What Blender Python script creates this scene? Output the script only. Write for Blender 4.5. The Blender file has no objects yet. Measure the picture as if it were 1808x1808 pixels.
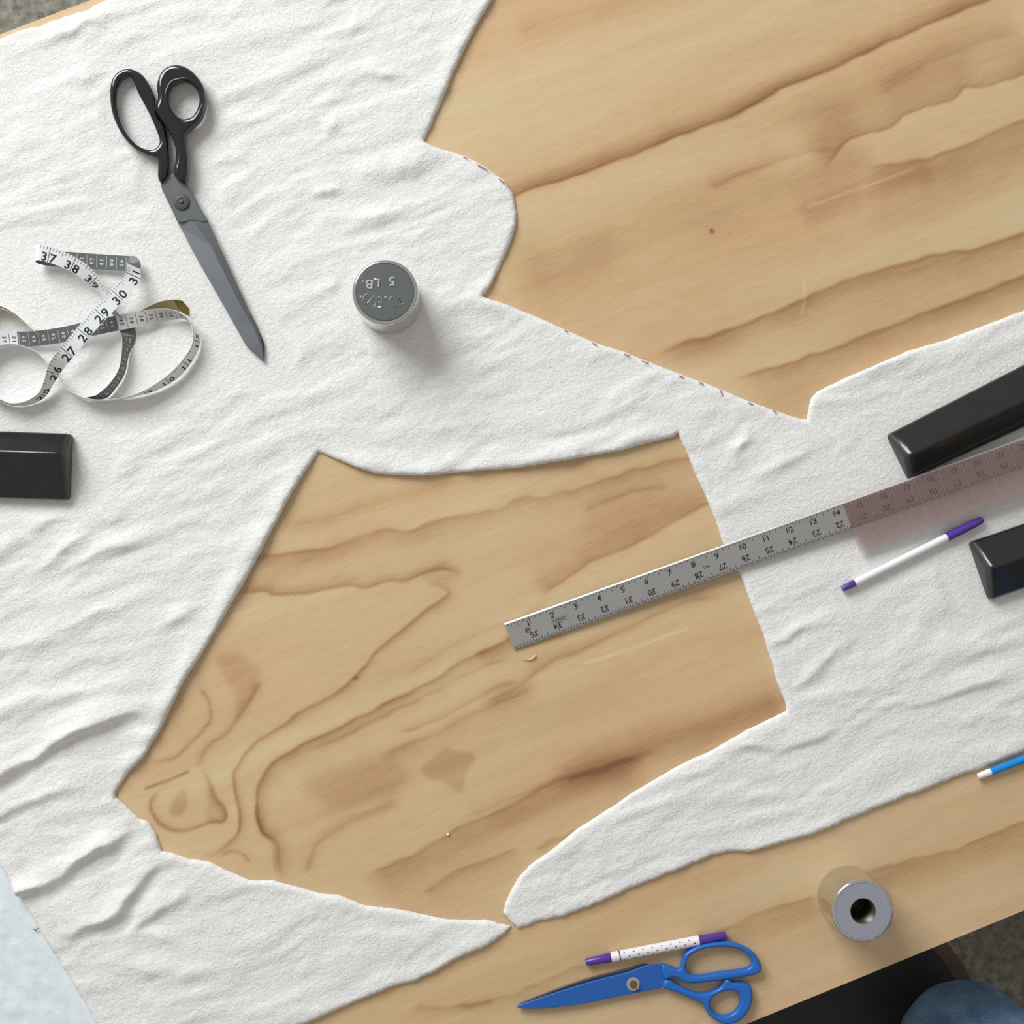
import bpy, bmesh, math, random
import numpy as np
from mathutils import Vector, Quaternion, Matrix
from mathutils.geometry import delaunay_2d_cdt
from mathutils.kdtree import KDTree

# ------------------------------------------------------------------ camera, world, light, exposure
scene = bpy.context.scene
COL = scene.collection
T = 0.76                      # height of the table top
H = 1.445                     # camera height above the table top
F = 2500.0                    # focal length, in pixels of the 1808 px frame
NADIR = Vector((-58.0, -68.0, -F)).normalized()      # "straight down" in camera axes
QC = NADIR.rotation_difference(Vector((0, 0, -1)))   # camera -> world rotation
CP = Vector((0.0, 0.0, T + H))

cam_d = bpy.data.cameras.new('camera')
cam_d.sensor_width = 36.0
cam_d.sensor_fit = 'HORIZONTAL'
cam_d.lens = 36.0 * F / 1808.0
cam_d.clip_start = 0.01
cam = bpy.data.objects.new('camera', cam_d)
cam.rotation_mode = 'QUATERNION'
cam.rotation_quaternion = QC
cam.location = CP
COL.objects.link(cam)
scene.camera = cam

world = bpy.data.worlds.new('room_light')
scene.world = world
world.use_nodes = True
wb = world.node_tree.nodes['Background']
wb.inputs[0].default_value = (1.0, 0.965, 0.92, 1)
wb.inputs[1].default_value = 0.42

def area(name, loc, target, sx, sy, power, col):
    d = bpy.data.lights.new(name, 'AREA')
    d.shape = 'RECTANGLE'; d.size = sx; d.size_y = sy; d.energy = power; d.color = col
    o = bpy.data.objects.new(name, d)
    o.location = loc
    o.rotation_euler = (Vector(target) - Vector(loc)).to_track_quat('-Z', 'Y').to_euler()
    COL.objects.link(o)
    return o
# daylight from a big window / open door beyond the upper left of the table
area('window_daylight', (-2.1, 2.8, T + 2.3), (0.05, 0.0, T), 2.4, 1.9, 186, (0.95, 0.985, 1.0))

vs = scene.view_settings
vs.view_transform = 'Standard'
vs.look = 'None'
vs.exposure = 0.0
vs.gamma = 1.0
vs.use_curve_mapping = False

# ------------------------------------------------------------------ helpers
RC = np.array(QC.to_matrix())
CPN = np.array(CP)
def P(px, py, z=T):
    d = RC @ np.array(((px - 904.0) / F, -(py - 904.0) / F, -1.0))
    t = (z - CPN[2]) / d[2]
    return CPN + d * t
def PV(px, py, z=T):
    return Vector(P(px, py, z))
def to_px(xy, z=T):
    n = len(xy)
    p = np.empty((n, 3)); p[:, :2] = xy; p[:, 2] = z
    c = (p - CPN) @ RC            # R^T applied
    return np.stack((904.0 + F * c[:, 0] / -c[:, 2], 904.0 - F * c[:, 1] / -c[:, 2]), 1)
def Z(ox, oy, s, pts):
    return [(ox + p[0] / s, oy + p[1] / s) for p in pts]
S = H / F                         # metres per pixel on the table (about)

def catmull(pts, n=8, closed=True):
    p = np.array(pts, float); m = len(p); out = []
    rng = m if closed else m - 1
    for i in range(rng):
        if closed:
            a, b, c, d = p[(i - 1) % m], p[i], p[(i + 1) % m], p[(i + 2) % m]
        else:
            a, b, c, d = p[max(i - 1, 0)], p[i], p[i + 1], p[min(i + 2, m - 1)]
        for k in range(n):
            t = k / n
            out.append(0.5 * ((2 * b) + (-a + c) * t + (2 * a - 5 * b + 4 * c - d) * t * t + (-a + 3 * b - 3 * c + d) * t ** 3))
    if not closed:
        out.append(p[-1])
    return np.array(out)

def vnoise(x, y, seed=0):
    """smooth value noise, numpy, about -1..1"""
    xi = np.floor(x).astype(np.int64); yi = np.floor(y).astype(np.int64)
    fx = x - xi; fy = y - yi
    fx = fx * fx * fx * (fx * (fx * 6 - 15) + 10); fy = fy * fy * fy * (fy * (fy * 6 - 15) + 10)
    def h(a, b):
        k = (a * 374761393 + b * 668265263 + seed * 1442695041) & 0x7fffffff
        k = ((k ^ (k >> 13)) * 1274126177) & 0x7fffffff
        k = k ^ (k >> 16)
        return (k & 0xffff) / 32767.5 - 1.0
    return ((h(xi, yi) * (1 - fx) + h(xi + 1, yi) * fx) * (1 - fy) + (h(xi, yi + 1) * (1 - fx) + h(xi + 1, yi + 1) * fx) * fy)

def sdist(px, poly):
    """distance and signed side from points px (n,2) to a polyline, + param 0..1 along it"""
    poly = np.array(poly, float)
    best = np.full(len(px), 1e9); side = np.zeros(len(px)); par = np.zeros(len(px))
    seg = np.linalg.norm(np.diff(poly, axis=0), axis=1); cum = np.concatenate(([0], np.cumsum(seg)))
    for i in range(len(poly) - 1):
        a = poly[i]; d = poly[i + 1] - a; L2 = d @ d + 1e-9
        r = px - a
        t = np.clip((r @ d) / L2, 0, 1)
        q = r - t[:, None] * d
        ds = np.sqrt((q * q).sum(1))
        m = ds < best
        best[m] = ds[m]
        side[m] = np.sign(d[0] * r[m, 1] - d[1] * r[m, 0])
        par[m] = (cum[i] + t[m] * seg[i]) / cum[-1]
    return best, side, par

def in_poly(px, poly):
    poly = np.array(poly, float); x, y = px[:, 0], px[:, 1]
    ins = np.zeros(len(px), bool)
    j = len(poly) - 1
    for i in range(len(poly)):
        xi, yi = poly[i]; xj, yj = poly[j]
        if yi != yj:
            c = ((yi > y) != (yj > y)) & (x < (xj - xi) * (y - yi) / (yj - yi) + xi)
            ins ^= c
        j = i
    return ins

def link(o, parent=None):
    COL.objects.link(o)
    if parent is not None:
        o.parent = parent
    return o
def wloc(o):
    v = Vector((0, 0, 0))
    while o is not None:
        v += o.location; o = o.parent
    return v
def mesh(name, verts, faces, mat, parent=None, smooth=False, loc=None):
    """world-space geometry; origin at loc (top-level) or at the parent's origin"""
    me = bpy.data.meshes.new(name)
    off = wloc(parent) if parent is not None else Vector(loc if loc is not None else (0, 0, 0))
    v = np.array(verts, float).reshape(-1, 3) - np.array(off)
    me.from_pydata(v.tolist(), [], [list(map(int, f)) for f in faces])
    for m in (mat if isinstance(mat, (list, tuple)) else [mat]):
        me.materials.append(m)
    if smooth:
        me.polygons.foreach_set('use_smooth', [True] * len(me.polygons))
    me.update()
    o = bpy.data.objects.new(name, me)
    if parent is None:
        o.location = off
    return link(o, parent)
def fix_normals(o):
    bm = bmesh.new(); bm.from_mesh(o.data)
    bmesh.ops.recalc_face_normals(bm, faces=bm.faces)
    bm.to_mesh(o.data); bm.free(); o.data.update()
def sharp(o, deg=35):
    o.data.polygons.foreach_set('use_smooth', [True] * len(o.data.polygons))
    o.data.set_sharp_from_angle(angle=math.radians(deg))
def bevel(o, w, seg=2, deg=30):
    m = o.modifiers.new('bevel', 'BEVEL'); m.width = w; m.segments = seg
    m.limit_method = 'ANGLE'; m.angle_limit = math.radians(deg)
    sharp(o, 45)
def thing(name, label, cat, loc, group=None):
    o = bpy.data.objects.new(name, None)
    o.empty_display_size = 0.02
    o.location = loc
    link(o)
    return tag(o, label, cat, group)
def tag(o, label, cat, group=None):
    o['label'] = label; o['category'] = cat
    if group: o['group'] = group
    return o

# --- materials
def mat(name, col, rough=0.5, metal=0.0, var=0.0, vscale=60.0, bump=0.0, bscale=200.0, coat=0.0, spec=0.5, alpha=1.0):
    m = bpy.data.materials.new(name); m.use_nodes = True
    nt = m.node_tree; b = nt.nodes['Principled BSDF']
    b.inputs['Base Color'].default_value = (*col, 1)
    b.inputs['Roughness'].default_value = rough
    b.inputs['Metallic'].default_value = metal
    b.inputs['Coat Weight'].default_value = coat
    b.inputs['Specular IOR Level'].default_value = spec
    tc = nt.nodes.new('ShaderNodeTexCoord')
    if var > 0:
        n = nt.nodes.new('ShaderNodeTexNoise'); n.inputs['Scale'].default_value = vscale; n.inputs['Detail'].default_value = 5
        nt.links.new(tc.outputs['Object'], n.inputs['Vector'])
        mx = nt.nodes.new('ShaderNodeMix'); mx.data_type = 'RGBA'
        mx.inputs[6].default_value = (*[c * (1 - var) for c in col], 1)
        mx.inputs[7].default_value = (*[min(1, c * (1 + var)) for c in col], 1)
        nt.links.new(n.outputs['Fac'], mx.inputs[0]); nt.links.new(mx.outputs[2], b.inputs['Base Color'])
    if bump > 0:
        n2 = nt.nodes.new('ShaderNodeTexNoise'); n2.inputs['Scale'].default_value = bscale; n2.inputs['Detail'].default_value = 4
        nt.links.new(tc.outputs['Object'], n2.inputs['Vector'])
        bp = nt.nodes.new('ShaderNodeBump'); bp.inputs['Strength'].default_value = bump; bp.inputs['Distance'].default_value = 0.001
        nt.links.new(n2.outputs['Fac'], bp.inputs['Height']); nt.links.new(bp.outputs[0], b.inputs['Normal'])
    return m
def srgb(r, g, b):
    f = lambda c: (c / 255 / 12.92) if c <= 10.3 else ((c / 255 + 0.055) / 1.055) ** 2.4
    return (f(r), f(g), f(b))

M = {}
M['white'] = mat('white_print_tape', srgb(232, 234, 236), 0.45)
M['slate'] = mat('slate_print', srgb(104, 107, 108), 0.5)
M['grey_tape'] = mat('grey_tape', srgb(205, 204, 202), 0.5)
M['olive_tape'] = mat('olive_tape_back', srgb(168, 158, 120), 0.5, var=0.12, vscale=120)
M['cream'] = mat('cream_edge', srgb(232, 226, 205), 0.5)
M['ink'] = mat('black_ink', srgb(26, 26, 28), 0.55)
M['white_ink'] = mat('white_ink', srgb(225, 226, 228), 0.5)
M['brass'] = mat('dull_brass', srgb(140, 122, 74), 0.35, metal=0.9, var=0.15, vscale=150)
M['black_enamel'] = mat('black_enamel', srgb(22, 23, 26), 0.16, var=0.2, vscale=80, coat=0.5)
M['grey_steel'] = mat('dark_blade_steel', srgb(112, 115, 117), 0.36, metal=0.85, var=0.12, vscale=70)
M['grind_steel'] = mat('ground_blade_steel', srgb(128, 131, 138), 0.42, metal=0.85, var=0.1, vscale=90)
M['dark_steel'] = mat('screw_steel', srgb(96, 98, 98), 0.35, metal=0.9, var=0.1)
M['chrome'] = mat('chrome', srgb(214, 214, 214), 0.12, metal=1.0, var=0.05)
M['polished'] = mat('polished_ruler_edge', srgb(225, 222, 214), 0.35, metal=0.9)
M['brushed_light'] = mat('worn_stamp', srgb(158, 162, 162), 0.3, metal=1.0, var=0.1, vscale=300)
M['brushed'] = mat('brushed_weight_top', srgb(132, 138, 138), 0.34, metal=1.0, var=0.08, vscale=300)
M['matte_face'] = mat('matte_cut_steel_face', srgb(182, 186, 198), 0.5, metal=0.75, var=0.06, vscale=220)
M['thread'] = mat('threaded_bore_steel', srgb(110, 108, 100), 0.4, metal=0.9, var=0.3, vscale=400)
M['ruler_steel'] = mat('ruler_steel', srgb(168, 166, 164), 0.42, metal=0.55, var=0.06, vscale=25)
M['cast_black'] = mat('black_painted_iron', srgb(26, 27, 27), 0.18, var=0.3, vscale=90, bump=0.1, bscale=260, coat=0.3)
M['cast_black_worn'] = mat('black_painted_iron_edge', srgb(58, 59, 58), 0.4, var=0.35, vscale=160, bump=0.3, bscale=300)
M['blue_paint'] = mat('blue_scissor_paint', srgb(28, 92, 172), 0.38, var=0.06, vscale=60)
M['blue_handle'] = mat('blue_handle_plastic', srgb(30, 102, 186), 0.33, var=0.06, vscale=60)
M['purple'] = mat('purple_plastic', srgb(86, 52, 150), 0.28, var=0.05)
M['white_plastic'] = mat('white_plastic', srgb(240, 240, 242), 0.3)
M['white_barrel'] = mat('white_marker_barrel', srgb(232, 228, 234), 0.35)
M['cyan_plastic'] = mat('cyan_pen_plastic', srgb(16, 138, 214), 0.2, coat=0.3)
M['black_matte'] = mat('stool_vinyl', srgb(30, 30, 30), 0.55, var=0.2, vscale=30, bump=0.2, bscale=300)
M['rim_brown'] = mat('stool_rim', srgb(112, 90, 72), 0.5, var=0.2, vscale=40)
M['stool_metal'] = mat('stool_leg_metal', srgb(60, 60, 60), 0.4, metal=0.8)
M['table_wood'] = mat('table_leg_wood', srgb(176, 140, 96), 0.6, var=0.15, vscale=15)
M['shaving'] = mat('pale_shaving', srgb(226, 200, 160), 0.6)
M['lint'] = mat('white_lint', srgb(240, 236, 228), 0.8)
M['pen_mark'] = mat('purple_cut_line_ink', srgb(150, 100, 135), 0.8)
M['red_line'] = mat('red_grid_print', srgb(186, 122, 122), 0.5)
M['skin'] = mat('skin', srgb(205, 160, 135), 0.5)
M['shirt'] = mat('grey_shirt', srgb(90, 94, 100), 0.85, var=0.1)
M['hair'] = mat('brown_hair', srgb(70, 48, 34), 0.6, var=0.2)
M['shoe'] = mat('dark_shoe', srgb(40, 38, 38), 0.6)

def denim():
    m = mat('blue_denim', srgb(58, 96, 140), 0.9)
    nt = m.node_tree; b = nt.nodes['Principled BSDF']
    tc = nt.nodes.new('ShaderNodeTexCoord')
    n = nt.nodes.new('ShaderNodeTexNoise'); n.inputs['Scale'].default_value = 28; n.inputs['Detail'].default_value = 8
    w = nt.nodes.new('ShaderNodeTexNoise'); w.inputs['Scale'].default_value = 420; w.inputs['Detail'].default_value = 2
    r = nt.nodes.new('ShaderNodeValToRGB')
    r.color_ramp.elements[0].position = 0.3; r.color_ramp.elements[0].color = (*srgb(58, 92, 134), 1)
    r.color_ramp.elements[1].position = 0.75; r.color_ramp.elements[1].color = (*srgb(132, 168, 202), 1)
    a = nt.nodes.new('ShaderNodeMath'); a.operation = 'MULTIPLY_ADD'; a.inputs[1].default_value = 0.35
    nt.links.new(tc.outputs['Object'], n.inputs['Vector']); nt.links.new(tc.outputs['Object'], w.inputs['Vector'])
    nt.links.new(w.outputs['Fac'], a.inputs[0])
    s = nt.nodes.new('ShaderNodeMath'); s.operation = 'MULTIPLY'; s.inputs[1].default_value = 0.7
    nt.links.new(n.outputs['Fac'], s.inputs[0]); nt.links.new(s.outputs[0], a.inputs[2])
    nt.links.new(a.outputs[0], r.inputs[0]); nt.links.new(r.outputs[0], b.inputs['Base Color'])
    bp = nt.nodes.new('ShaderNodeBump'); bp.inputs['Strength'].default_value = 0.4; bp.inputs['Distance'].default_value = 0.001
    nt.links.new(w.outputs['Fac'], bp.inputs['Height']); nt.links.new(bp.outputs[0], b.inputs['Normal'])
    return m
M['denim'] = denim()

def concrete():
    m = bpy.data.materials.new('concrete_floor'); m.use_nodes = True
    nt = m.node_tree; b = nt.nodes['Principled BSDF']; b.inputs['Roughness'].default_value = 0.75
    tc = nt.nodes.new('ShaderNodeTexCoord')
    def noise(sc, det):
        n = nt.nodes.new('ShaderNodeTexNoise'); n.inputs['Scale'].default_value = sc; n.inputs['Detail'].default_value = det
        nt.links.new(tc.outputs['Object'], n.inputs['Vector']); return n
    a, c, d = noise(3.0, 6), noise(70, 5), noise(190, 2)
    r = nt.nodes.new('ShaderNodeValToRGB')
    e = r.color_ramp.elements
    e[0].position = 0.33; e[0].color = (*srgb(106, 104, 94), 1)
    e[1].position = 0.68; e[1].color = (*srgb(156, 154, 144), 1)
    nt.links.new(c.outputs['Fac'], r.inputs[0])
    r2 = nt.nodes.new('ShaderNodeValToRGB')
    e = r2.color_ramp.elements
    e[0].position = 0.28; e[0].color = (0.42, 0.41, 0.38, 1)
    e[1].position = 0.40; e[1].color = (1, 1, 1, 1)
    nt.links.new(d.outputs['Fac'], r2.inputs[0])
    mx = nt.nodes.new('ShaderNodeMix'); mx.data_type = 'RGBA'; mx.blend_type = 'MULTIPLY'; mx.inputs[0].default_value = 0.8
    nt.links.new(r.outputs[0], mx.inputs[6]); nt.links.new(r2.outputs[0], mx.inputs[7])
    r3 = nt.nodes.new('ShaderNodeValToRGB')
    e = r3.color_ramp.elements
    e[0].position = 0.3; e[0].color = (0.78, 0.74, 0.66, 1)
    e[1].position = 0.7; e[1].color = (1, 1, 1, 1)
    nt.links.new(a.outputs['Fac'], r3.inputs[0])
    m2 = nt.nodes.new('ShaderNodeMix'); m2.data_type = 'RGBA'; m2.blend_type = 'MULTIPLY'; m2.inputs[0].default_value = 1
    nt.links.new(mx.outputs[2], m2.inputs[6]); nt.links.new(r3.outputs[0], m2.inputs[7])
    nt.links.new(m2.outputs[2], b.inputs['Base Color'])
    bp = nt.nodes.new('ShaderNodeBump'); bp.inputs['Strength'].default_value = 0.4; bp.inputs['Distance'].default_value = 0.002
    nt.links.new(c.outputs['Fac'], bp.inputs['Height']); nt.links.new(bp.outputs[0], b.inputs['Normal'])
    return m
M['concrete'] = concrete()

TH = math.atan(0.395)
def plywood():
    m = bpy.data.materials.new('plywood_veneer'); m.use_nodes = True
    nt = m.node_tree; L = nt.links; b = nt.nodes['Principled BSDF']
    b.inputs['Roughness'].default_value = 0.42
    b.inputs['Specular IOR Level'].default_value = 0.4
    tc = nt.nodes.new('ShaderNodeTexCoord')
    at = nt.nodes.new('ShaderNodeAttribute'); at.attribute_name = 'grain'
    def fib(sx, sy, det):
        mp = nt.nodes.new('ShaderNodeMapping'); mp.vector_type = 'TEXTURE'
        mp.inputs['Rotation'].default_value = (0, 0, TH)
        mp.inputs['Scale'].default_value = (sx, sy, 1)
        L.new(tc.outputs['Object'], mp.inputs['Vector'])
        n = nt.nodes.new('ShaderNodeTexNoise'); n.inputs['Scale'].default_value = 1.0; n.inputs['Detail'].default_value = det
        n.inputs['Roughness'].default_value = 0.6
        L.new(mp.outputs[0], n.inputs['Vector']); return n
    f1 = fib(0.018, 0.0013, 4)        # fine fibres
    f2 = fib(0.22, 0.035, 4)          # broad tint
    f3 = fib(0.45, 0.09, 3)           # warm / greenish tint
    ad = nt.nodes.new('ShaderNodeMath'); ad.operation = 'MULTIPLY_ADD'; ad.inputs[1].default_value = 0.32; ad.inputs[2].default_value = -0.16
    L.new(f1.outputs['Fac'], ad.inputs[0])
    ad2 = nt.nodes.new('ShaderNodeMath'); ad2.operation = 'MULTIPLY_ADD'; ad2.inputs[1].default_value = 0.24; ad2.inputs[2].default_value = -0.12
    L.new(f2.outputs['Fac'], ad2.inputs[0])
    s1 = nt.nodes.new('ShaderNodeMath'); s1.operation = 'ADD'; L.new(ad.outputs[0], s1.inputs[0]); L.new(ad2.outputs[0], s1.inputs[1])
    s2 = nt.nodes.new('ShaderNodeMath'); s2.operation = 'ADD'; L.new(s1.outputs[0], s2.inputs[0]); L.new(at.outputs['Fac'], s2.inputs[1])
    r = nt.nodes.new('ShaderNodeValToRGB')
    e = r.color_ramp.elements
    e[0].position = 0.0; e[0].color = (*srgb(219, 199, 164), 1)
    e[1].position = 1.0; e[1].color = (*srgb(130, 94, 64), 1)
    k = e.new(0.33); k.color = (*srgb(201, 170, 130), 1)
    k = e.new(0.62); k.color = (*srgb(172, 134, 98), 1)
    L.new(s2.outputs[0], r.inputs[0])
    r3 = nt.nodes.new('ShaderNodeValToRGB')
    e = r3.color_ramp.elements
    e[0].position = 0.35; e[0].color = (0.985, 1.0, 0.96, 1)
    e[1].position = 0.65; e[1].color = (1.03, 0.965, 0.93, 1)
    L.new(f3.outputs['Fac'], r3.inputs[0])
    mx = nt.nodes.new('ShaderNodeMix'); mx.data_type = 'RGBA'; mx.blend_type = 'MULTIPLY'; mx.inputs[0].default_value = 1
    L.new(r.outputs[0], mx.inputs[6]); L.new(r3.outputs[0], mx.inputs[7])
    L.new(mx.outputs[2], b.inputs['Base Color'])
    bp = nt.nodes.new('ShaderNodeBump'); bp.inputs['Strength'].default_value = 0.12; bp.inputs['Distance'].default_value = 0.0005
    L.new(f1.outputs['Fac'], bp.inputs['Height']); L.new(bp.outputs[0], b.inputs['Normal'])
    return m
M['ply'] = plywood()

def fleece(name, col, strength, sc, dist=0.0016, stretch=1.0):
    m = bpy.data.materials.new(name); m.use_nodes = True
    nt = m.node_tree; L = nt.links; b = nt.nodes['Principled BSDF']
    b.inputs['Roughness'].default_value = 0.95
    b.inputs['Specular IOR Level'].default_value = 0.1
    b.inputs['Sheen Weight'].default_value = 0.15
    tc = nt.nodes.new('ShaderNodeTexCoord')
    mp = nt.nodes.new('ShaderNodeMapping'); mp.vector_type = 'TEXTURE'
    mp.inputs['Rotation'].default_value = (0, 0, TH); mp.inputs['Scale'].default_value = (stretch, 1, 1)
    L.new(tc.outputs['Object'], mp.inputs['Vector'])
    n = nt.nodes.new('ShaderNodeTexNoise'); n.inputs['Scale'].default_value = sc; n.inputs['Detail'].default_value = 5; n.inputs['Roughness'].default_value = 0.62
    n.inputs['Distortion'].default_value = 0.8
    L.new(mp.outputs[0], n.inputs['Vector'])
    r = nt.nodes.new('ShaderNodeValToRGB')
    e = r.color_ramp.elements
    e[0].position = 0.30; e[0].color = (*[c * 0.90 for c in col], 1)
    e[1].position = 0.60; e[1].color = (*col, 1)
    L.new(n.outputs['Fac'], r.inputs[0]); L.new(r.outputs[0], b.inputs['Base Color'])
    bp = nt.nodes.new('ShaderNodeBump'); bp.inputs['Strength'].default_value = strength; bp.inputs['Distance'].default_value = dist
    L.new(n.outputs['Fac'], bp.inputs['Height']); L.new(bp.outputs[0], b.inputs['Normal'])
    return m
M['fleece'] = fleece('white_napped_fabric', (0.86, 0.855, 0.832), 0.8, 330, stretch=1.5)
M['sheet'] = fleece('pale_blue_sheet', (0.76, 0.83, 0.86), 0.3, 45, 0.003)

def clear_pink():
    m = bpy.data.materials.new('clear_pinkish_acrylic'); m.use_nodes = True
    nt = m.node_tree; nt.nodes.clear(); L = nt.links
    o = nt.nodes.new('ShaderNodeOutputMaterial')
    t = nt.nodes.new('ShaderNodeBsdfTransparent'); t.inputs[0].default_value = (0.996, 0.968, 0.966, 1)
    g = nt.nodes.new('ShaderNodeBsdfGlossy'); g.inputs['Roughness'].default_value = 0.08
    d = nt.nodes.new('ShaderNodeBsdfDiffuse'); d.inputs[0].default_value = (*srgb(226, 190, 188), 1)
    fr = nt.nodes.new('ShaderNodeFresnel'); fr.inputs[0].default_value = 1.45
    m1 = nt.nodes.new('ShaderNodeMixShader'); m1.inputs[0].default_value = 0.10
    n = nt.nodes.new('ShaderNodeTexNoise'); n.inputs['Scale'].default_value = 30
    q = nt.nodes.new('ShaderNodeMath'); q.operation = 'MULTIPLY_ADD'; q.inputs[1].default_value = 0.06; q.inputs[2].default_value = 0.04
    L.new(n.outputs['Fac'], q.inputs[0]); L.new(q.outputs[0], m1.inputs[0])
    m2 = nt.nodes.new('ShaderNodeMixShader')
    L.new(t.outputs[0], m1.inputs[1]); L.new(d.outputs[0], m1.inputs[2])
    L.new(fr.outputs[0], m2.inputs[0]); L.new(m1.outputs[0], m2.inputs[1]); L.new(g.outputs[0], m2.inputs[2])
    L.new(m2.outputs[0], o.inputs[0])
    return m
M['clear'] = clear_pink()

# --- shape builders
def box_verts(c, s):
    v = [(c[0] + s[0] * x / 2, c[1] + s[1] * y / 2, c[2] + s[2] * z / 2) for z in (-1, 1) for y in (-1, 1) for x in (-1, 1)]
    f = [(0, 2, 3, 1), (4, 5, 7, 6), (0, 1, 5, 4), (1, 3, 7, 5), (3, 2, 6, 7), (2, 0, 4, 6)]
    return v, f
def loft(rings, cap=True):
    n = len(rings[0]); v = [tuple(p) for r in rings for p in r]; f = []
    for i in range(len(rings) - 1):
        for k in range(n):
            a, b = i * n + k, i * n + (k + 1) % n
            f.append((a, b, b + n, a + n))
    if cap:
        f.append(tuple(reversed(range(n)))); f.append(tuple(range((len(rings) - 1) * n, len(rings) * n)))
    return v, f
def tube(name, stations, m, parent, seg=20, cap=True, loc=None):
    """stations: (point, radius); straight or bent round bar"""
    rings = []
    pts = [Vector(s[0]) for s in stations]
    for i, (p, r) in enumerate(stations):
        d = (pts[min(i + 1, len(pts) - 1)] - pts[max(i - 1, 0)])
        if d.length < 1e-9: d = pts[-1] - pts[0]
        d.normalize()
        up = Vector((0, 0, 1)) if abs(d.z) < 0.9 else Vector((1, 0, 0))
        x = d.cross(up).normalized(); y = x.cross(d)
        rings.append([Vector(p) + (x * math.cos(a) + y * math.sin(a)) * r for a in [2 * math.pi * k / seg for k in range(seg)]])
    v, f = loft(rings, cap)
    o = mesh(name, v, f, m, parent, loc=loc); fix_normals(o); sharp(o, 40)
    return o
def lathe(name, prof, c, m, parent, seg=72, cap=True, mats=None):
    """prof: (r, z) from bottom to top round the vertical axis through c"""
    rings = [[(c[0] + r * math.cos(2 * math.pi * k / seg), c[1] + r * math.sin(2 * math.pi * k / seg), c[2] + z) for k in range(seg)] for r, z in prof]
    v, f = loft(rings, cap)
    o = mesh(name, v, f, m, parent); fix_normals(o); sharp(o, 28)
    return o
def poly_curve(name, loops, z0, z1, bev, res=3):
    """rounded plate from closed world-xy loops (first the outline, then holes) -> verts, faces"""
    cu = bpy.data.curves.new(name, 'CURVE'); cu.dimensions = '2D'; cu.fill_mode = 'BOTH'
    for lp in loops:
        sp = cu.splines.new('POLY'); sp.points.add(len(lp) - 1)
        for i, p in enumerate(lp): sp.points[i].co = (p[0], p[1], 0, 1)
        sp.use_cyclic_u = True
    cu.bevel_depth = bev; cu.bevel_resolution = res; cu.offset = -bev
    cu.extrude = max(0.0, (z1 - z0) / 2 - bev)
    o = bpy.data.objects.new(name, cu); COL.objects.link(o)
    dg = bpy.context.evaluated_depsgraph_get(); dg.update()
    me = bpy.data.meshes.new_from_object(o.evaluated_get(dg))
    v = np.array([w.co[:] for w in me.vertices]); f = [tuple(p.vertices) for p in me.polygons]
    bpy.data.objects.remove(o); bpy.data.curves.remove(cu); bpy.data.meshes.remove(me)
    v[:, 2] += (z0 + z1) / 2
    return v, f
def plate(name, outline, holes, z0, z1, bev, m, parent, n=6, zref=None, smooth_pts=True, res=3):
    """pixel outlines taken at height zref, given real thickness"""
    zr = (z0 + z1) / 2 if zref is None else zref
    loops = []
    for lp in [outline] + list(holes):
        q = catmull(lp, n) if smooth_pts else np.array(lp)
        loops.append([P(a, b, zr)[:2] for a, b in q])
    v, f = poly_curve(name, loops, z0, z1, bev, res)
    o = mesh(name, v, f, m, parent); sharp(o, 50)
    return o

_glyph = {}
def glyph(s):
    """flat text mesh, unit size, centred"""
    if s not in _glyph:
        cu = bpy.data.curves.new('print', 'FONT'); cu.body = s; cu.size = 1.0; cu.resolution_u = 3; cu.offset = 0.016; cu.align_x = 'LEFT'
        o = bpy.data.objects.new('print', cu); COL.objects.link(o)
        dg = bpy.context.evaluated_depsgraph_get(); dg.update()
        me = bpy.data.meshes.new_from_object(o.evaluated_get(dg))
        v = np.array([w.co[:2] for w in me.vertices]).reshape(-1, 2); f = [tuple(p.vertices) for p in me.polygons]
        bpy.data.objects.remove(o); bpy.data.curves.remove(cu); bpy.data.meshes.remove(me)
        if len(v): v -= (v.min(0) + v.max(0)) / 2
        _glyph[s] = (v, f)
    return _glyph[s]
class Print:
    """collects flat print (ticks, letters) placed with a mapping (a, b) -> world point"""
    def __init__(self): self.v = []; self.f = []
    def add(self, pts, faces):
        k = len(self.v); self.v += [tuple(p) for p in pts]; self.f += [tuple(i + k for i in q) for q in faces]
    def rect(self, fn, a0, a1, b0, b1):
        self.add([fn(a0, b0), fn(a1, b0), fn(a1, b1), fn(a0, b1)], [(0, 1, 2, 3)])
    def text(self, fn, s, a, b, size, sa=1, sb=1, rot=0, wid=1.0):
        v, f = glyph(s); c, si = math.cos(rot), math.sin(rot)
        self.add([fn(a + sa * size * (wid * x * c - y * si), b + sb * size * (wid * x * si + y * c)) for x, y in v], f)
    def build(self, name, m, parent):
        return mesh(name, self.v, self.f, m, parent)

# ================================================================== setting: floor
fv, ff = box_verts((0, 0, -0.05), (7, 7, 0.1))
floor = mesh('floor', fv, ff, M['concrete']); floor['kind'] = 'structure'
M['plaster'] = mat('grey_painted_wall', srgb(176, 170, 160), 0.9, var=0.05, vscale=4)
for nm, c_, s_ in (('wall_right', (3.45, 0, 1.35), (0.1, 6.8, 2.7)), ('wall_front', (0, -3.45, 1.35), (7, 0.1, 2.7))):
    fv, ff = box_verts(c_, s_)
    o = mesh(nm, fv, ff, M['plaster']); o['kind'] = 'structure'

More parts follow.
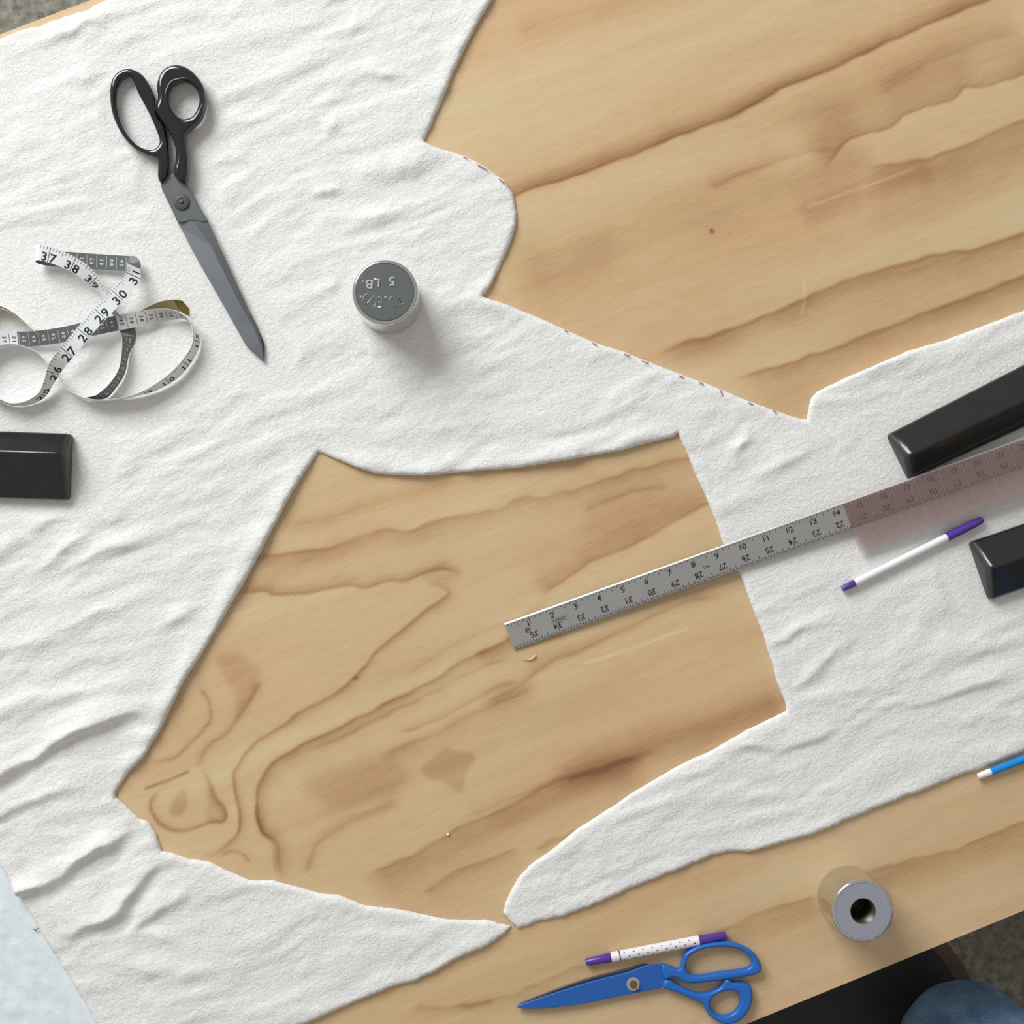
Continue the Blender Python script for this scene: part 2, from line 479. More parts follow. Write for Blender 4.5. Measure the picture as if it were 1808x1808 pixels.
# ================================================================== table
U = np.array((math.cos(TH), math.sin(TH))); N = np.array((-math.sin(TH), math.cos(TH)))
n_top = float(P(78, 31)[:2] @ N); n_bot = float(P(1560, 1709)[:2] @ N)
u0, u1 = -1.16, 1.28
cxy = U * ((u0 + u1) / 2) + N * ((n_top + n_bot) / 2)
table = thing('work_table', 'large plywood work table under the white fabric', 'table', (cxy[0], cxy[1], 0))


zA = lambda pts: Z(200, 780, 2.583, pts)
zB = lambda pts: Z(700, 780, 2.583, pts)
zC = lambda pts: Z(400, 1200, 2.583, pts)
zD = lambda pts: Z(900, 1350, 1.991, pts)
zU = lambda pts: Z(900, 0, 1.991, pts)
zK = lambda pts: Z(150, 1250, 3.616, pts)
# veneer figure: (line, fade towards + side (below/right of travel), fade towards - side, strength), sizes in px
STREAKS = [
 (zA([(1808, 985), (1600, 1065), (1400, 1160), (1200, 1265), (1050, 1340), (900, 1420)]), 3, 7, .2),
 (zA([(2000, 740), (1808, 830), (1650, 880), (1500, 960), (1300, 1080)]), 8, 5, .16),
 (zB([(0, 1330), (200, 1250), (400, 1150), (560, 1090)]), 3, 9, .24),
 (zB([(300, 1720), (600, 1600), (900, 1490), (1200, 1400)]), 5, 14, .2),
 (zB([(850, 330), (950, 270), (1080, 225), (1250, 200)]), 4, 8, .2),
 (zU([(700, 660), (1000, 540), (1130, 520)]), 6, 14, .2),
 (zU([(1300, 330), (1500, 200), (1808, 110)]), 10, 30, .16),
 (zU([(-300, 800), (20, 685), (300, 590), (600, 480), (900, 345), (1200, 205), (1500, 70), (1900, -90)]), 4, 24, .62),
 (zU([(0, 1010), (300, 900), (700, 750), (1050, 610), (1300, 545)]), 45, 60, .34),
 (zU([(510, 1255), (600, 1215), (700, 1190), (900, 1110), (1200, 990), (1300, 965), (1500, 895), (1620, 880), (1900, 790)]), 38, 4, .5),
 (zU([(780, 1340), (1100, 1240), (1400, 1130), (1808, 970), (2000, 890)]), 26, 4, .42),
 (zU([(1100, 590), (1130, 555), (1180, 500), (1260, 470), (1350, 440), (1400, 395), (1500, 365), (1560, 345), (1600, 300), (1700, 295), (1900, 220)]), 2.5, 75, .42),
 (zU([(1240, 590), (1450, 560), (1600, 510), (1808, 430), (2000, 360)]), 70, 3, .36),
 (zU([(0, 120), (400, 20), (700, -60)]), 30, 30, .15),
 (zU([(1000, 760), (1300, 650), (1500, 600)]), 30, 40, .2),
 (zA([(740, 365), (950, 350), (1100, 300), (1250, 250), (1400, 225), (1550, 190), (1808, 150), (2300, 60)]), 16, 12, .26),
 (zA([(600, 545), (700, 525), (1000, 490), (1150, 430), (1250, 405), (1320, 412), (1450, 375), (1600, 330), (1808, 290)]), 22, 4, .36),
 (zA([(560, 690), (700, 690), (740, 708), (900, 698), (1080, 655), (1150, 660), (1250, 632), (1330, 635), (1420, 600), (1500, 580), (1590, 600)]), 2.5, 16, .4),
 (zA([(1420, 650), (1530, 690), (1450, 760), (1350, 840), (1200, 960), (1100, 1070), (1000, 1150), (870, 1230), (760, 1310), (650, 1380), (570, 1480), (550, 1560), (575, 1680), (575, 1780), (540, 1830), (480, 1870), (400, 1920)]), 3, 9, .42),
 (zA([(1808, 920), (1600, 1000), (1450, 1090), (1300, 1160), (1150, 1245), (1000, 1320), (850, 1400), (730, 1480), (675, 1560), (655, 1680), (680, 1780), (740, 1830), (760, 1930), (770, 2040)]), 4, 16, .5),
 (zA([(2050, 800), (1808, 905), (1650, 975)]), 4, 30, .4),
 (zA([(1950, 1110), (1808, 1160), (1650, 1220), (1500, 1300), (1350, 1370), (1200, 1440)]), 8, 22, .3),
 (zA([(380, 1110), (430, 1200), (430, 1280), (350, 1380), (270, 1450), (180, 1475)]), 6, 5, .3),
 (zA([(690, 1090), (620, 1200), (520, 1320), (430, 1400), (370, 1490)]), 9, 7, .3),
 (zK([(500, 520), (430, 600), (470, 720), (540, 780), (620, 800), (720, 770), (800, 735), (880, 740), (905, 690), (880, 610), (830, 540), (770, 430), (750, 380)]), 4, 8, .4),
 (zK([(870, 950), (950, 930), (1030, 960), (1060, 1010)]), 4, 5, .3),
 (zK([(1095, 600), (1090, 700), (1140, 790), (1190, 850), (1215, 960), (1220, 1080)]), 4, 6, .25),
 (zC([(370, 900), (390, 800), (420, 740), (520, 670), (640, 620), (800, 550)]), 9, 9, .34),
 (zC([(620, 920), (850, 800), (1050, 680), (1250, 600), (1450, 500), (1650, 420), (1900, 320)]), 48, 5, .42),
 (zC([(900, 970), (1050, 870), (1150, 840), (1330, 770)]), 20, 4, .28),
 (zC([(1390, 790), (1470, 730), (1580, 690), (1700, 620)]), 14, 4, .26),
 (zB([(450, 300), (580, 255), (650, 260), (850, 200), (950, 170), (1050, 130), (1200, 100), (1400, 60)]), 26, 5, .3),
 (zB([(650, 720), (800, 620), (900, 550), (1050, 480), (1150, 430), (1300, 350), (1430, 280), (1550, 220)]), 4, 42, .34),
 (zB([(350, 1200), (550, 1120), (700, 1010), (880, 930), (1050, 850), (1250, 760), (1500, 700)]), 8, 18, .34),
 (zB([(700, 1540), (1000, 1420), (1250, 1330), (1500, 1260), (1800, 1170)]), 40, 30, .36),
 (zB([(500, 900), (700, 830)]), 12, 12, .25),
 (zD([(1230, 390), (1270, 375), (1400, 340), (1560, 300), (1700, 245), (1900, 170)]), 44, 3, .34),
 (zD([(700, 600), (780, 570), (880, 520), (1000, 490), (1080, 470)]), 36, 3, .24),
 (zD([(-200, 850), (80, 790), (200, 730), (330, 690)]), 14, 6, .2),
 (Z(560, 1600, 3.348, [(560, 570), (640, 600), (800, 595), (1050, 550)]), 10, 4, .2),
]
BLOBS = [
 (zA([(880, 1560), (1000, 1490), (1200, 1440), (1330, 1500), (1280, 1600), (1200, 1640), (1020, 1680), (950, 1640)]), 14, .34),
 (zA([(1400, 1470), (1500, 1390), (1560, 1400), (1640, 1430), (1610, 1510), (1590, 1590), (1550, 1585), (1500, 1550), (1440, 1530)]), 4, .34),
 (zA([(480, 970), (560, 960), (640, 1010), (690, 1080), (640, 1180), (560, 1270), (545, 1150), (480, 1050)]), 7, .3),
 (zK([(640, 515), (600, 540), (550, 640), (570, 690), (610, 690), (650, 650), (660, 570)]), 3, .36),
 (zK([(790, 500), (830, 540), (890, 620), (905, 690), (880, 740), (800, 730), (780, 650), (800, 600)]), 5, .26),
 (zB([(850, 360), (1000, 240), (1250, 180), (1350, 240), (1200, 330), (1000, 420), (880, 440)]), 26, .26),
 (zA([(1410, 620), (1480, 585), (1580, 590), (1560, 640), (1470, 660)]), 5, .22),
]
def build_top():
    ue = np.concatenate((np.linspace(u0, -0.62, 10)[:-1], np.arange(-0.62, 0.86, 0.0019), np.linspace(0.86, u1, 10)[1:]))
    ne = np.linspace(n_bot, n_top, int((n_top - n_bot) / 0.0019) + 1)
    uu, nn = np.meshgrid(ue, ne)
    xy = uu.reshape(-1, 1) * U + nn.reshape(-1, 1) * N
    px = to_px(xy)
    w = px.copy()
    w[:, 0] += 2.2 * vnoise(px[:, 0] / 34, px[:, 1] / 22, 5) + 5 * vnoise(px[:, 0] / 120, px[:, 1] / 60, 6)
    w[:, 1] += 2.4 * vnoise(px[:, 0] / 26, px[:, 1] / 30, 7) + 4 * vnoise(px[:, 0] / 110, px[:, 1] / 70, 8)
    g = np.full(len(px), 0.225)
    a = (px - 904) @ np.array((0.93, -0.367)); b = (px - 904) @ np.array((0.367, 0.93))
    g += 0.08 * vnoise(a / 420, b / 60, 1) + 0.03 * vnoise(a / 180, b / 22, 2) + 0.02 * vnoise(a / 90, b / 8, 3)
    fr = (px[:, 0] > -120) & (px[:, 0] < 1930) & (px[:, 1] > -120) & (px[:, 1] < 1930)
    for line, fp, fm, st in STREAKS:
        ln = catmull(line, 5, closed=False); mg = 3.2 * max(fp, fm)
        m = fr & (px[:, 0] > ln[:, 0].min() - mg) & (px[:, 0] < ln[:, 0].max() + mg) & (px[:, 1] > ln[:, 1].min() - mg) & (px[:, 1] < ln[:, 1].max() + mg)
        i = np.nonzero(m)[0]
        if not len(i): continue
        d, s, t = sdist(w[i], ln)
        wd = np.where(s > 0, fp, fm)
        end = np.clip(np.minimum(t, 1 - t) / 0.08, 0.0, 1)
        far = np.exp(-(d / wd) ** 1.5) + (0.42 * np.exp(-(d / 2.6) ** 2) if min(fp, fm) < 9 else 0.0)
        g[i] += 0.86 * st * far * end * (0.85 + 0.2 * vnoise(w[i, 0] / 70, w[i, 1] / 50, 11))
    for pl, soft, st in BLOBS:
        q = catmull(pl, 5); q2 = np.vstack((q, q[:1])); mg = soft * 3
        i = np.nonzero((px[:, 0] > q[:, 0].min() - mg) & (px[:, 0] < q[:, 0].max() + mg) & (px[:, 1] > q[:, 1].min() - mg) & (px[:, 1] < q[:, 1].max() + mg))[0]
        d, s, t = sdist(w[i], q2); ins = in_poly(w[i], q)
        sd = np.where(ins, -d, d)
        g[i] += 0.62 * st / (1 + np.exp(np.clip(sd / soft * 2, -30, 30)))
    # crack by the knot and two pin specks
    for ln, wd, st in ((zA([(150, 1580), (250, 1545), (340, 1505)]), 2.6, .5), ([(1256, 407), (1258, 409)], 3.2, .8), (zA([(1100, 1075), (1110, 1080)]), 3, .3)):
        d, s, t = sdist(px, ln); g += st * np.exp(-(d / wd) ** 2)
    # pale scratches
    for ln, st in ((zU([(1050, 725), (1250, 655), (1420, 595)]), .2), (zB([(860, 1010), (1050, 950), (1330, 850)]), .2), (zU([(1034, 990), (1036, 1060), (1026, 1100)]), .16)):
        d, s, t = sdist(px, ln); g -= st * np.exp(-(d / 2.2) ** 2)
    nu, nv = len(ue), len(ne)
    idx = np.arange(nu * nv).reshape(nv, nu)
    f = np.stack((idx[:-1, :-1], idx[:-1, 1:], idx[1:, 1:], idx[1:, :-1]), -1).reshape(-1, 4)
    v3 = np.column_stack((xy, np.full(len(xy), T)))
    # sides and underside
    cor = [idx[0, 0], idx[0, -1], idx[-1, -1], idx[-1, 0]]
    loop = list(idx[0, :]) + list(idx[1:, -1]) + list(idx[-1, -2::-1]) + list(idx[-2:0:-1, 0])
    low = v3[loop].copy(); low[:, 2] = T - 0.018
    k0 = len(v3); L = len(loop)
    sides = [(loop[i], k0 + i, k0 + (i + 1) % L, loop[(i + 1) % L]) for i in range(L)]
    allv = np.vstack((v3, low))
    base = wloc(table)
    me = bpy.data.meshes.new('table_top')
    me.from_pydata((allv - np.array(base)).tolist(), [], f.tolist() + [tuple(int(i) for i in s) for s in sides] + [tuple(range(k0 + L - 1, k0 - 1, -1))])
    att = me.attributes.new('grain', 'FLOAT', 'POINT')
    att.data.foreach_set('value', np.concatenate((g, g[loop])).astype(np.float32))
    me.materials.append(M['ply']); me.update()
    o = bpy.data.objects.new('table_top', me); link(o, table)
build_top()
for su in (u0 + 0.12, u1 - 0.12):
    for sn in (n_bot + 0.16, n_top - 0.16):
        c = U * su + N * sn
        v, f = box_verts((c[0], c[1], (T - 0.018) / 2), (0.07, 0.07, T - 0.018)); mesh('leg', v, f, M['table_wood'], table)
for sn in (n_bot + 0.16, n_top - 0.16):
    a, b = U * (u0 + 0.16) + N * sn, U * (u1 - 0.16) + N * sn
    q = []
    for z in (T - 0.10, T - 0.0185):
        for s in (-0.012, 0.012):
            q += [(*(a + N * s), z), (*(b + N * s), z)]
    mesh('rail', q, [(0, 1, 3, 2), (4, 6, 7, 5), (0, 4, 5, 1), (2, 3, 7, 6), (0, 2, 6, 4), (1, 5, 7, 3)], M['table_wood'], table)

# ================================================================== white fabric with the pattern piece cut out
OUT = [(-150, 127), (0, 66), (48, 50), (66, 46), (116, 28), (154, 17), (184, 0), (400, -86), (905, -90), (868, 0), (848, 33), (815, 96), (798, 133), (778, 183), (748, 249),
 (765, 259), (795, 267), (821, 275), (858, 295), (891, 319), (908, 345), (912, 375), (911, 398), (901, 431), (881, 475), (868, 501), (851, 524),
 (898, 539), (940, 556), (993, 579), (1052, 606), (1105, 622), (1151, 641), (1205, 662), (1250, 678), (1280, 691), (1327, 710), (1370, 726), (1413, 739), (1424, 741),
 (1429, 720), (1433, 702), (1444, 691), (1476, 675), (1523, 654), (1570, 634), (1601, 620), (1668, 601), (1726, 579), (1766, 564), (1808, 548), (1950, 495),
 (1950, 1270), (1808, 1326), (1772, 1340), (1738, 1353), (1688, 1372), (1637, 1392), (1570, 1417), (1503, 1444), (1442, 1469), (1388, 1484), (1351, 1496), (1324, 1504), (1291, 1503),
 (1260, 1509), (1205, 1532), (1147, 1555), (1101, 1574), (1052, 1595), (998, 1616), (956, 1626), (916, 1641), (908, 1633),
 (888, 1614), (892, 1595), (902, 1574), (915, 1551), (935, 1529), (977, 1499), (1022, 1462), (1081, 1425), (1114, 1402), (1200, 1351), (1260, 1324), (1318, 1289), (1361, 1269), (1388, 1256),
 (1388, 1245), (1383, 1229), (1371, 1202), (1365, 1175), (1355, 1145), (1348, 1118), (1334, 1087), (1324, 1060), (1314, 1030), (1304, 1010), (1278, 961), (1264, 920), (1245, 873), (1225, 830), (1213, 798), (1197, 764),
 (1190, 771), (1147, 781), (1100, 795), (998, 813), (915, 826), (832, 832), (749, 840), (699, 839), (662, 836), (624, 823), (595, 811), (563, 798),
 (538, 833), (518, 866), (498, 903), (475, 946), (461, 973), (431, 1029), (395, 1089), (358, 1152), (325, 1202), (309, 1235), (282, 1291), (252, 1338), (226, 1364), (204, 1398),
 (203, 1407), (226, 1427), (244, 1445), (262, 1452), (275, 1473), (285, 1503), (305, 1507), (332, 1517), (372, 1523), (398, 1537), (441, 1555), (481, 1555), (531, 1568), (564, 1578), (597, 1581), (645, 1599), (707, 1607), (790, 1624), (865, 1626), (902, 1636),
 (890, 1649), (852, 1674), (807, 1692), (770, 1713), (732, 1732), (687, 1744), (637, 1765), (583, 1788), (537, 1808), (380, 1885),
 (214, 1885), (169, 1808), (146, 1766), (113, 1712), (70, 1643), (33, 1583), (0, 1528), (-60, 1432), (-150, 1300)]
RAGGED = [((-150, 127), (184, 0)), ((1950, 1270), (916, 1641)), ((902, 1636), (380, 1885))]
CT = 0.0042        # fabric thickness
# objects lying on it press it flat: (polyline, radius) in px
FLAT = [([(240, 200), (330, 200), (305, 320), (465, 636)], 45), ([(680, 530), (684, 531)], 72), ([(-260, 812), (120, 820)], 75), ([(20, 470), (240, 500), (320, 610), (60, 640), (150, 560), (60, 690), (250, 690), (-40, 600), (-40, 690)], 48), ([(60, 460), (240, 470), (350, 560), (340, 640), (180, 720), (20, 720)], 40), ([(1590, 810), (1900, 650)], 70),
        ([(1740, 1010), (1900, 940)], 70), ([(1290, 985), (1900, 760)], 62), ([(1485, 1040), (1735, 918)], 18), ([(1540, 930), (1900, 810)], 40),
        ([(0, 620), (80, 700), (250, 690), (340, 600), (200, 480), (80, 450), (30, 600)], 30)]
# folds: (line of the shaded foot of each fold, height mm, width on the lit side, width on the shaded side)
FOLDS = [
 ([(-40, 1405), (0, 1385), (66, 1342), (133, 1302), (199, 1279), (300, 1250)], 8.0, 34, 10),
 ([(-60, 1290), (0, 1268), (100, 1246), (199, 1227), (305, 1222)], 2.6, 12, 22),
 ([(-40, 1455), (0, 1441), (83, 1414), (186, 1377)], 3.0, 20, 8),
 ([(37, 1583), (100, 1560), (166, 1517), (232, 1473), (256, 1452)], 9.0, 30, 11),
 ([(88, 1664), (143, 1649), (206, 1623), (234, 1590), (275, 1543), (309, 1513)], 6.5, 26, 9),
 ([(219, 1658), (265, 1628), (312, 1598), (350, 1570)], 4.0, 20, 9),
 ([(215, 1660), (270, 1664), (330, 1672)], 2.2, 12, 10),
 ([(120, 1716), (200, 1704), (280, 1722), (360, 1700)], 2.4, 20, 12),
 ([(255, 1748), (330, 1730), (420, 1700)], 2.0, 22, 12),
 ([(60, 1024), (100, 996), (126, 976), (186, 933)], 3.0, 20, 10),
 ([(100, 1030), (146, 1006), (216, 973), (299, 961)], 3.2, 18, 11),
 ([(0, 1162), (100, 1127), (186, 1094), (299, 1045)], 2.6, 22, 12),
 ([(265, 1132), (330, 1098), (365, 1072)], 3.0, 20, 11),
 ([(0, 985), (60, 950), (130, 908)], 2.4, 20, 12),
 ([(170, 852), (230, 838), (290, 815)], 1.8, 16, 10),
 ([(400, 885), (470, 860), (520, 838)], 1.8, 18, 14),
 ([(610, 328), (660, 322), (732, 308), (800, 292)], 4.6, 30, 18),
 ([(545, 352), (580, 345), (620, 330)], 2.6, 16, 10),
 ([(590, 420), (640, 405), (698, 392), (740, 378)], 2.6, 20, 12),
 ([(570, 250), (590, 238), (610, 205)], 2.4, 14, 12),
 ([(740, 545), (800, 548), (870, 562), (960, 590)], 3.8, 34, 26),
 ([(560, 150), (650, 140), (720, 152), (785, 142)], 2.0, 18, 9),
 ([(629, 8), (618, 40), (607, 62)], 1.6, 10, 6),
 ([(60, 85), (120, 66), (190, 40), (230, 22)], 3.0, 14, 10),
 ([(95, 168), (140, 150), (200, 132)], 2.4, 20, 10),
 ([(370, 300), (420, 292), (470, 280)], 2.4, 18, 12),
 ([(300, 250), (420, 235), (520, 215)], 1.8, 22, 14),
 ([(520, 540), (590, 520), (640, 500)], 2.2, 22, 14),
 ([(1330, 1150), (1361, 1140), (1390, 1130), (1430, 1108), (1490, 1086)], 2.8, 15, 8),
 ([(1370, 1240), (1412, 1216), (1440, 1192), (1480, 1160), (1530, 1130)], 2.8, 16, 9),
 ([(1345, 1352), (1372, 1334), (1400, 1316), (1496, 1296)], 2.8, 14, 8),
 ([(1250, 1338), (1300, 1328), (1335, 1324), (1400, 1318)], 2.0, 10, 8),
 ([(1450, 1372), (1480, 1345), (1510, 1310), (1545, 1280)], 1.8, 12, 9),
 ([(1536, 1268), (1600, 1252), (1671, 1237), (1805, 1197), (1900, 1170)], 2.4, 18, 9),
 ([(1540, 1225), (1640, 1200), (1700, 1170), (1808, 1130)], 1.8, 16, 10),
 ([(1470, 688), (1500, 676), (1540, 664), (1580, 648), (1640, 628)], 3.6, 18, 13),
 ([(1290, 822), (1315, 792), (1345, 765)], 3.0, 14, 9),
 ([(1310, 858), (1370, 838), (1452, 795)], 2.8, 18, 10),
 ([(1345, 922), (1365, 905), (1385, 880)], 2.4, 12, 8),
 ([(1270, 742), (1330, 720), (1390, 705)], 1.6, 18, 12),
 ([(1040, 760), (1120, 735), (1200, 715)], 1.8, 24, 14),
 ([(700, 780), (820, 765), (900, 740)], 1.6, 24, 14),
 ([(1210, 1448), (1300, 1425), (1400, 1400)], 1.6, 20, 12),
 ([(150, 530), (260, 480)], 1.4, 20, 12),
]
LIFTS = [([(563, 798), (498, 903), (395, 1089), (309, 1235), (252, 1338), (204, 1398)], 7.0), ([(1197, 764), (1100, 795), (915, 826), (749, 840), (624, 823), (563, 798)], 5.0),
 ([(885, -40), (848, 33), (798, 133), (748, 249)], 3.0), ([(912, 375), (901, 431), (868, 501), (851, 524)], 2.6),
 ([(1808, 1326), (1637, 1392), (1442, 1469), (1324, 1504), (1205, 1532), (1052, 1595), (930, 1634)], 2.2), ([(890, 1649), (770, 1713), (637, 1765), (500, 1826)], 2.2)]
def edge_loop():
    pts = np.array(OUT, float); out = []
    rng = random.Random(4)
    n = len(pts)
    for i in range(n):
        a, b = pts[i], pts[(i + 1) % n]
        L = np.linalg.norm(b - a); k = max(1, int(L / 3.2))
        nrm = np.array((-(b - a)[1], (b - a)[0])) / L
        for j in range(k):
            p = a + (b - a) * j / k
            out.append((p, nrm))
    q = np.array([p for p, _ in out]); nr = np.array([x for _, x in out])
    rag = np.zeros(len(q))
    for a, b in RAGGED:
        d, s, t = sdist(q, [a, b]); rag = np.maximum(rag, (d < 30) * 1.0)
    amp = 0.5 + 0.6 * rag
    j = vnoise(q[:, 0] / 5.0, q[:, 1] / 5.0, 21) + 0.8 * vnoise(q[:, 0] / 17, q[:, 1] / 17, 22)
    q = q + nr * (amp * j)[:, None]
    return q
def build_fabric():
    bpx = edge_loop()
    poly = np.array([P(a, b, T + 0.003)[:2] for a, b in bpx])
    lo, hi = poly.min(0), poly.max(0); st = 0.0026
    gx, gy = np.meshgrid(np.arange(lo[0], hi[0], st), np.arange(lo[1], hi[1], st * 0.866))
    gx = gx + (np.arange(gx.shape[0]) % 2)[:, None] * st / 2
    g = np.column_stack((gx.ravel(), gy.ravel()))
    g = g[in_poly(g, poly)]
    kd = KDTree(len(poly))
    for i, p in enumerate(poly): kd.insert((p[0], p[1], 0), i)
    kd.balance()
    d = np.array([kd.find((a, b, 0))[2] for a, b in g])
    g = g[d > 0.0013]
    # two inner rows that follow the edge, for the rounded rim
    vin = [Vector(p) for p in poly] + [Vector(p) for p in g]
    nb = len(poly)
    r = delaunay_2d_cdt(vin, [(i, (i + 1) % nb) for i in range(nb)], [], 0, 1e-7)
    xy = np.array([v[:] for v in r[0]]); tri = np.array(r[2])
    cen = xy[tri].mean(1)
    tri = tri[in_poly(cen, poly)]
    dist = np.array([kd.find((a, b, 0))[2] for a, b in xy])
    px = to_px(xy, T + 0.003)
    # relief
    a = (px - 904) @ np.array((0.945, -0.327)); b = (px - 904) @ np.array((0.327, 0.945))
    wa = a + 26 * vnoise(a / 150, b / 110, 31); wb = b + 22 * vnoise(a / 170, b / 120, 32)
    h = 1.15 * vnoise(wa / 135, wb / 34, 33) + 0.80 * vnoise(wa / 62, wb / 19, 34) + 0.40 * vnoise(wa / 26, wb / 11, 35) + 0.12 * vnoise(px[:, 0] / 8, px[:, 1] / 7, 36)
    h = 0.9 + h
    for line, hh, wl, wr in FOLDS:
        ln = catmull(line, 6, closed=False); mg = 3 * max(wl, wr)
        i = np.nonzero((px[:, 0] > ln[:, 0].min() - mg) & (px[:, 0] < ln[:, 0].max() + mg) & (px[:, 1] > ln[:, 1].min() - mg) & (px[:, 1] < ln[:, 1].max() + mg))[0]
        q = px[i].copy(); q[:, 1] += 3 * vnoise(q[:, 0] / 22, q[:, 1] / 22, 40) + 6 * vnoise(q[:, 0] / 55, q[:, 1] / 55, 41)
        d0, s, t = sdist(q, ln)
        sd = d0 * s * (1 if ln[-1, 0] >= ln[0, 0] or True else 1)
        # + side = below the line; crest sits a little above the foot
        lw = 1 + 0.45 * vnoise(t * 5 + hh * 7.3, t * 0 + hh, 42); x = sd + wr; wl_ = wl * lw; wr_ = wr * (0.75 + 0.55 * np.abs(vnoise(t * 4 + hh * 3.1, t * 0 + hh, 43)) + 0.25 * (1 - t))
        prof = np.where(x < 0, np.exp(-np.abs(x / wl_) ** 1.6), np.exp(-np.abs(x / wr_) ** 1.7)) - 0.22 * np.exp(-((sd - wr * 1.2) / (wr * 1.2)) ** 2)
        end = np.clip(np.minimum(t, 1 - t) / (0.34 if hh >= 4 else 0.46), 0, 1); end = end * end * (3 - 2 * end)
        keep = np.where((ln[0, 0] + ln[0, 1] * 0 < 45) & (t < 0.5), 1.0, end)
        h[i] += (1.05 if hh >= 4 else 1.1) * hh * prof * keep * (0.92 + 0.3 * vnoise(t * 6 + hh, t * 0 + hh * 5, 45))
    for line, hh in LIFTS:                      # cut edges that stand up a little
        d0, s, t = sdist(px, line)
        e_ = np.clip(np.minimum(t, 1 - t) / 0.12, 0, 1)
        h += hh * np.exp(-(d0 / 24) ** 2) * e_ * (0.75 + 0.35 * vnoise(px[:, 0] / 40, px[:, 1] / 40, 44))
    flat = np.zeros(len(px))
    for line, rad in FLAT:
        d0, s, t = sdist(px, line)
        m = np.clip((rad + 26 - d0) / 26, 0, 1)
        flat = np.maximum(flat, m * m * (3 - 2 * m))
    h = h * (1 - flat) + np.minimum(h, 0.0) * 0 * flat
    h = np.maximum(h, 0.0)
    rim = np.clip(dist / 0.0050, 0, 1); rim = np.sqrt(1 - (1 - rim) ** 2)
    hr = np.clip(dist / 0.010, 0, 1); hr = 0.72 + 0.28 * hr
    z = T + CT * (0.36 + 0.64 * rim) + h * 0.001 * hr
    v = np.column_stack((xy, z))
    # cut edge down to the table
    edges = {}
    for t in tri:
        for k in range(3):
            e = (t[k], t[(k + 1) % 3]); edges[e] = 1
    bnd = [e for e in edges if (e[1], e[0]) not in edges]
    bi = sorted({i for e in bnd for i in e}); mp = {i: len(v) + k for k, i in enumerate(bi)}
    low = v[bi].copy(); low[:, 2] = T + 0.0004
    # cut edge leans under a hair
    faces = tri.tolist() + [(e[1], e[0], mp[e[0]], mp[e[1]]) for e in bnd]
    base = P(700, 700, T)
    o = mesh('white_fabric', np.vstack((v, low)), faces, M['fleece'], smooth=True, loc=base)
    tag(o, 'rumpled white napped fabric with a large pattern piece cut out, spread over the table', 'fabric')
    return o
fabric = build_fabric()
# dashes of the drawn cutting line left on the fabric's rim (flat print)
def dash(x, y, dx, dy, w=2.0):
    pm = Print()
    L = math.hypot(dx, dy); n = (-dy / L * w / 2, dx / L * w / 2); z = T + CT + 0.0022
    q = [(x - dx / 2 + n[0], y - dy / 2 + n[1]), (x + dx / 2 + n[0], y + dy / 2 + n[1]), (x + dx / 2 - n[0], y + dy / 2 - n[1]), (x - dx / 2 - n[0], y - dy / 2 - n[1])]
    pm.add([P(a, b, z) for a, b in q], [(0, 1, 2, 3)])
    pm.build('cutting_line_mark', M['pen_mark'], fabric)
for x, y, dx, dy in [(852, 296, 18, 10), (886, 320, 10, 8), (822, 279, 8, 4), (1050, 608, 8, 4), (1107, 627, 10, 4), (1140, 640, 12, 5), (1203, 665, 9, 4), (1238, 677, 9, 4), (1274, 694, 3, 10), (1326, 713, 8, 3), (1368, 727, 7, 4), (1000, 585, 6, 3)]:
    dash(x, y, dx, dy)
tube('loose_thread', [(PV(70, 1637, T + .0030), .0005), (PV(64, 1642, T + .0022), .0005), (PV(59, 1641, T + .0016), .0005)], M['slate'], fabric, seg=8)

# ================================================================== pale sheet at the lower left corner, under the fabric
def build_sheet():
    q = [(-150, 1330), (10, 1500), (60, 1590), (130, 1690), (215, 1840), (240, 1890), (-150, 1890)]
    poly = np.array([P(a, b, T)[:2] for a, b in q])
    lo, hi = poly.min(0), poly.max(0); st = 0.004
    gx, gy = np.meshgrid(np.arange(lo[0], hi[0], st), np.arange(lo[1], hi[1], st))
    g = np.column_stack((gx.ravel(), gy.ravel())); g = g[in_poly(g, poly)]
    nb = len(poly)
    r = delaunay_2d_cdt([Vector(p) for p in poly] + [Vector(p) for p in g], [(i, (i + 1) % nb) for i in range(nb)], [], 0, 1e-7)
    xy = np.array([v[:] for v in r[0]]); tri = np.array(r[2]); tri = tri[in_poly(xy[tri].mean(1), poly)]
    px = to_px(xy)
    d, s, t = sdist(px, [(0, 1528), (70, 1643), (169, 1808), (214, 1885)])
    am = np.clip((d - 6) / 30, 0, 1) * (s > 0) if False else np.clip((np.where(((px[:, 0] - 0) * 280 - (px[:, 1] - 1528) * 169) < 0, d, 0) - 14) / 25, 0, 1)
    h = 0.0012 * np.abs(vnoise(px[:, 0] / 28, px[:, 1] / 22, 51)) + 0.0006 * np.abs(vnoise(px[:, 0] / 11, px[:, 1] / 13, 52))
    v = np.column_stack((xy, T + 0.0002 + h * am))
    o = mesh('pale_sheet', v, tri.tolist(), M['sheet'], smooth=True, loc=P(60, 1760))
    tag(o, 'pale blue-white crinkled sheet showing at the lower left corner beside the fabric', 'sheet')
    return o
build_sheet()
ZC = T + CT + 0.0002          # resting height on the flattened fabric

